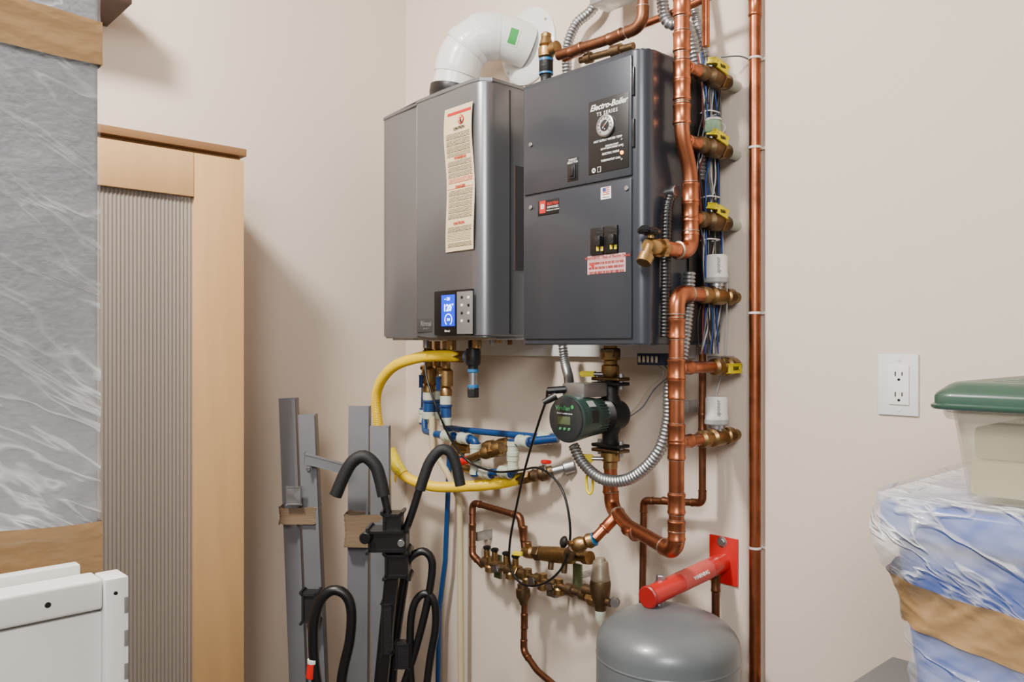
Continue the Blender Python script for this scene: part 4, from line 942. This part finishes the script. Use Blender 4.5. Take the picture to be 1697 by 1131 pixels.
# ---------------------------------------------------------------- cart, totes
def rimbox(name,x0,x1,y0,y1,z0,z1,inset,mat,th=.003,bev=.02,n=5):
    bm=bmesh.new()
    def loop(a,z,r):
        pts=[]
        xa,xb,ya,yb=x0+a,x1-a,y0+a,y1-a
        for cx,cy,s0 in ((xb-r,yb-r,0),(xa+r,yb-r,90),(xa+r,ya+r,180),(xb-r,ya+r,270)):
            for k in range(n+1):
                an=math.radians(s0+90*k/n); pts.append(bm.verts.new((cx+r*math.cos(an),cy+r*math.sin(an),z)))
        return pts
    Ls=[loop(inset+.002,z0,bev),loop(inset,z0+.004,bev),loop(.0,z1,bev),loop(th,z1,bev),loop(inset+th,z0+.008,bev)]
    nn=len(Ls[0])
    for A,B in zip(Ls,Ls[1:]):
        for k in range(nn): bm.faces.new((A[k],A[(k+1)%nn],B[(k+1)%nn],B[k]))
    bm.faces.new(Ls[0]); bm.faces.new(Ls[-1])
    return from_bm(name,bm,mat,angle=45)
def roundslab(name,x0,x1,y0,y1,prof,mat,bev=.025,n=6):
    bm=bmesh.new(); Ls=[]
    for a,z in prof:
        pts=[]; xa,xb,ya,yb=x0+a,x1-a,y0+a,y1-a; r=max(bev-a*.5,.004)
        for cx,cy,s0 in ((xb-r,yb-r,0),(xa+r,yb-r,90),(xa+r,ya+r,180),(xb-r,ya+r,270)):
            for k in range(n+1):
                an=math.radians(s0+90*k/n); pts.append(bm.verts.new((cx+r*math.cos(an),cy+r*math.sin(an),z)))
        Ls.append(pts)
    nn=len(Ls[0])
    for A,B in zip(Ls,Ls[1:]):
        for k in range(nn): bm.faces.new((A[k],A[(k+1)%nn],B[(k+1)%nn],B[k]))
    bm.faces.new(Ls[0]); bm.faces.new(Ls[-1])
    return from_bm(name,bm,mat,angle=50)
TZ=.95
def cart():
    x0,x1,y0,y1=1.735,2.44,-.80,-.19; z=TZ
    parts=[box('top_shelf',x0,x1,y0,y1,z-.035,z,greyt,.008,3),box('lower_shelf',x0+.02,x1-.02,y0+.02,y1-.02,.22,.25,greyt,.006)]
    for x in (x0+.04,x1-.04):
        for y in (y0+.04,y1-.04): parts.append(box('leg',x-.02,x+.02,y-.02,y+.02,0,z-.034,greyt,.004))
    thing('utility_cart','plain grey plastic utility table under the storage totes','table',parts,base=Vector(((x0+x1)/2,(y0+y1)/2,0)))
cart()
def tote():
    x0,x1,y0,y1=1.890,2.44,-.655,-.235; z0,z1=TZ+.001,1.318
    H=z1-z0
    body=rimbox('body',x0+.013,x1-.013,y0+.013,y1-.013,z0,z1-.02,.034,bluetote,.003,.045)
    rim=roundslab('rim',x0+.001,x1-.001,y0+.001,y1-.001,[(.012,z1-.060),(.004,z1-.054),(.0,z1-.046),(.0,z1-.018),(.003,z1-.012),(.010,z1-.009)],bluetote,.05)
    bm=bmesh.new(); n=60; g=[]
    for i in range(n+1):
        row=[]
        for j in range(n+1):
            u,v=i/n,j/n; x=x0+.003+(x1-x0-.006)*u; y=y0+.003+(y1-y0-.006)*v
            r=.05; cx=min(max(x,x0+r),x1-r); cy=min(max(y,y0+r),y1-r); dx,dy=x-cx,y-cy; L=math.hypot(dx,dy)
            if L>r: x=cx+dx/L*r*.98; y=cy+dy/L*r*.98
            e=min(min(u,1-u,v,1-v)*9,1)
            z=z1-.004-.003*e+(.009*noise.noise(Vector((x*10,y*10,3)))+.003*noise.noise(Vector((x*34,y*34,7)))+.004*abs(noise.noise(Vector((x*60-y*30,y*14,9)))))*e
            z=max(z,z1-.0085)
            row.append(bm.verts.new((x,y,min(z,z1-.0035) if .10<u and v<.88 and e>=.8 else z)))
        g.append(row)
    for i in range(n):
        for j in range(n): bm.faces.new((g[i][j],g[i+1][j],g[i+1][j+1],g[i][j+1]))
    top=from_bm('top_film',bm,filmmat('film_top',.42,.5,8,(1,1,1),bs=.9,haze=.3,hs=8),angle=80)
    def shell(name,off,mat,zlo,zhi,amp=1.0,Hn=60,N=280,tiltk=0,edge=0):
        bm=bmesh.new(); rings=[]
        def insf(f):
            a=-.004; b=.009+.034*f
            if f<.15: return a*(1-(1-f/.15)**2) if f>0 else 0
            if f<.36:
                u=(f-.15)/.21; u=u*u*(3-2*u); return a+(b-a)*u
            return b
        for j in range(Hn+1):
            f0=j/Hn; ring=[]; r=.05
            for k in range(N):
                s=k/N*4; side=int(s); q=s-side
                P=[(1,0,1,1),(1,1,0,1),(0,1,0,0),(0,0,1,0)][side]
                ux=P[0]+(P[2]-P[0])*q; uy=P[1]+(P[3]-P[1])*q
                zz_=zhi-(zhi-zlo)*f0
                zc=zz_-tiltk*ux*(x1-x0)+edge*noise.noise(Vector((ux*9,uy*7,f0*2)))
                f=(z1+.0-zc)/H; ins=insf(f)-off
                xa,xb,ya,yb=x0+ins,x1-ins,y0+ins,y1-ins
                x=xa+(xb-xa)*ux; y=ya+(yb-ya)*uy
                cx=min(max(x,xa+r),xb-r); cy=min(max(y,ya+r),yb-r); dx,dy=x-cx,y-cy; L=math.hypot(dx,dy)
                if L>1e-6 and abs(dx)>1e-6 and abs(dy)>1e-6: x=cx+dx/L*r; y=cy+dy/L*r
                if L>1e-6: dx,dy=dx/L,dy/L
                ridge=noise.noise(Vector((x*4+zc*9,y*5,zc*26-x*22)))
                r2=noise.noise(Vector((x*9-zc*14,y*9,zc*44+x*30)))
                o=.0015+amp*(.0040*max(0,.28-abs(ridge))/.28+.0018*max(0,.2-abs(r2))/.2)
                ring.append(bm.verts.new((x+dx*o,y+dy*o,zc)))
            rings.append(ring)
        for i in range(Hn):
            for k in range(N): bm.faces.new((rings[i][k],rings[i][(k+1)%N],rings[i+1][(k+1)%N],rings[i+1][k]))
        return from_bm(name,bm,mat,angle=80)
    fm=shell('stretch_film',0,film2,z0+.004,z1,Hn=110,N=340)
    tp=shell('tape',.0010,tan,1.158,1.218,1.0,18,340,.13,.006)
    thing('storage_tote','bright blue plastic tote wrapped in clear film and tan tape','storage tote',[body,rim,top,fm,tp],base=Vector(((x0+x1)/2,(y0+y1)/2,z0)))
tote()
def clearbin():
    x0,x1,y0,y1=1.958,2.40,-.640,-.30; z0=1.3155; z1=1.458
    body=rimbox('body',x0+.014,x1-.014,y0+.014,y1-.014,z0,z1-.026,.014,clearp,.0025,.025)
    bead=rimbox('body_rim',x0+.007,x1-.007,y0+.007,y1-.007,z1-.046,z1-.036,.001,clearp,.002,.025)
    lid=roundslab('lid',x0,x1,y0,y1,[(.004,z1-.032),(.0,z1-.030),(.0,z1-.019),(.002,z1-.015),(.008,z1-.010),(.014,z1-.005),(.020,z1-.002),(.028,z1-.001),(.034,z1-.005)],greenl)
    lip=roundslab('lid_lip',x0-.003,x1+.003,y0-.003,y1+.003,[(.002,z1-.034),(.0,z1-.032),(.0,z1-.029),(.003,z1-.027)],greenl)
    rid=[roundslab('lid_ridge',x0+.05,x1-.05,y0+.05+i*.05,y0+.07+i*.05,[(0,z1-.006),(0,z1-.003),(.003,z1-.001)],greenl,.008) for i in range(5)]
    hd=box('latch',x0+.12,x0+.24,y0-.004,y0+.004,z1-.048,z1-.018,greenl,.003)
    cm=M('cream_contents',(190,176,130),.7,var=.14,vscale=14); cm2=M('brown_contents',(168,150,112),.7,var=.2,vscale=18)
    cont=[box('contents',x0+.034,x1-.034,y0+.034,y1-.034,z0+.006,z0+.048,cm,.008),box('contents',x0+.036,x0+.2,y0+.04,y1-.05,z0+.049,z0+.088,cm2,.008),box('contents',x0+.23,x1-.04,y0+.05,y1-.04,z0+.049,z0+.074,cm,.006)]
    thing('clear_bin','clear plastic bin with dark green lid resting on the tote','storage bin',[body,bead,(lid,[hd,lip]+rid)]+cont)
clearbin()
# ---------------------------------------------------------------- camera & light
cam=bpy.data.cameras.new('camera'); co=bpy.data.objects.new('camera',cam); COL.objects.link(co)
co.location=CAM; co.rotation_euler=(math.pi/2,0,YAW); cam.sensor_width=36; cam.lens=F/1697*36; cam.shift_y=6.5/1697
cam.clip_start=.02
bpy.context.scene.camera=co
def area(name,loc,tgt,size,power,col=(1,1,1)):
    l=bpy.data.lights.new(name,'AREA'); l.energy=power; l.size=size; l.color=col; l.shape='DISK'
    o=bpy.data.objects.new(name,l); COL.objects.link(o); o.location=loc
    o.rotation_euler=(Vector(tgt)-Vector(loc)).to_track_quat('-Z','Y').to_euler(); return o
area('ceiling_lamp',(1.0,-1.75,2.9),(.8,-.5,1.2),.28,80,(1,.94,.87))
area('fill_light',(3.2,-2.8,2.6),(1.6,-.2,1.4),1.1,84,(1,.965,.93))  # unseen fill light, added at camera right to lift the panel and right-hand sides
w=bpy.data.worlds.new('World'); bpy.context.scene.world=w; w.use_nodes=True
w.node_tree.nodes['Background'].inputs[0].default_value=(1,.965,.92,1); w.node_tree.nodes['Background'].inputs[1].default_value=.33
for o in bpy.data.objects:
    if '_h' in o: del o['_h']
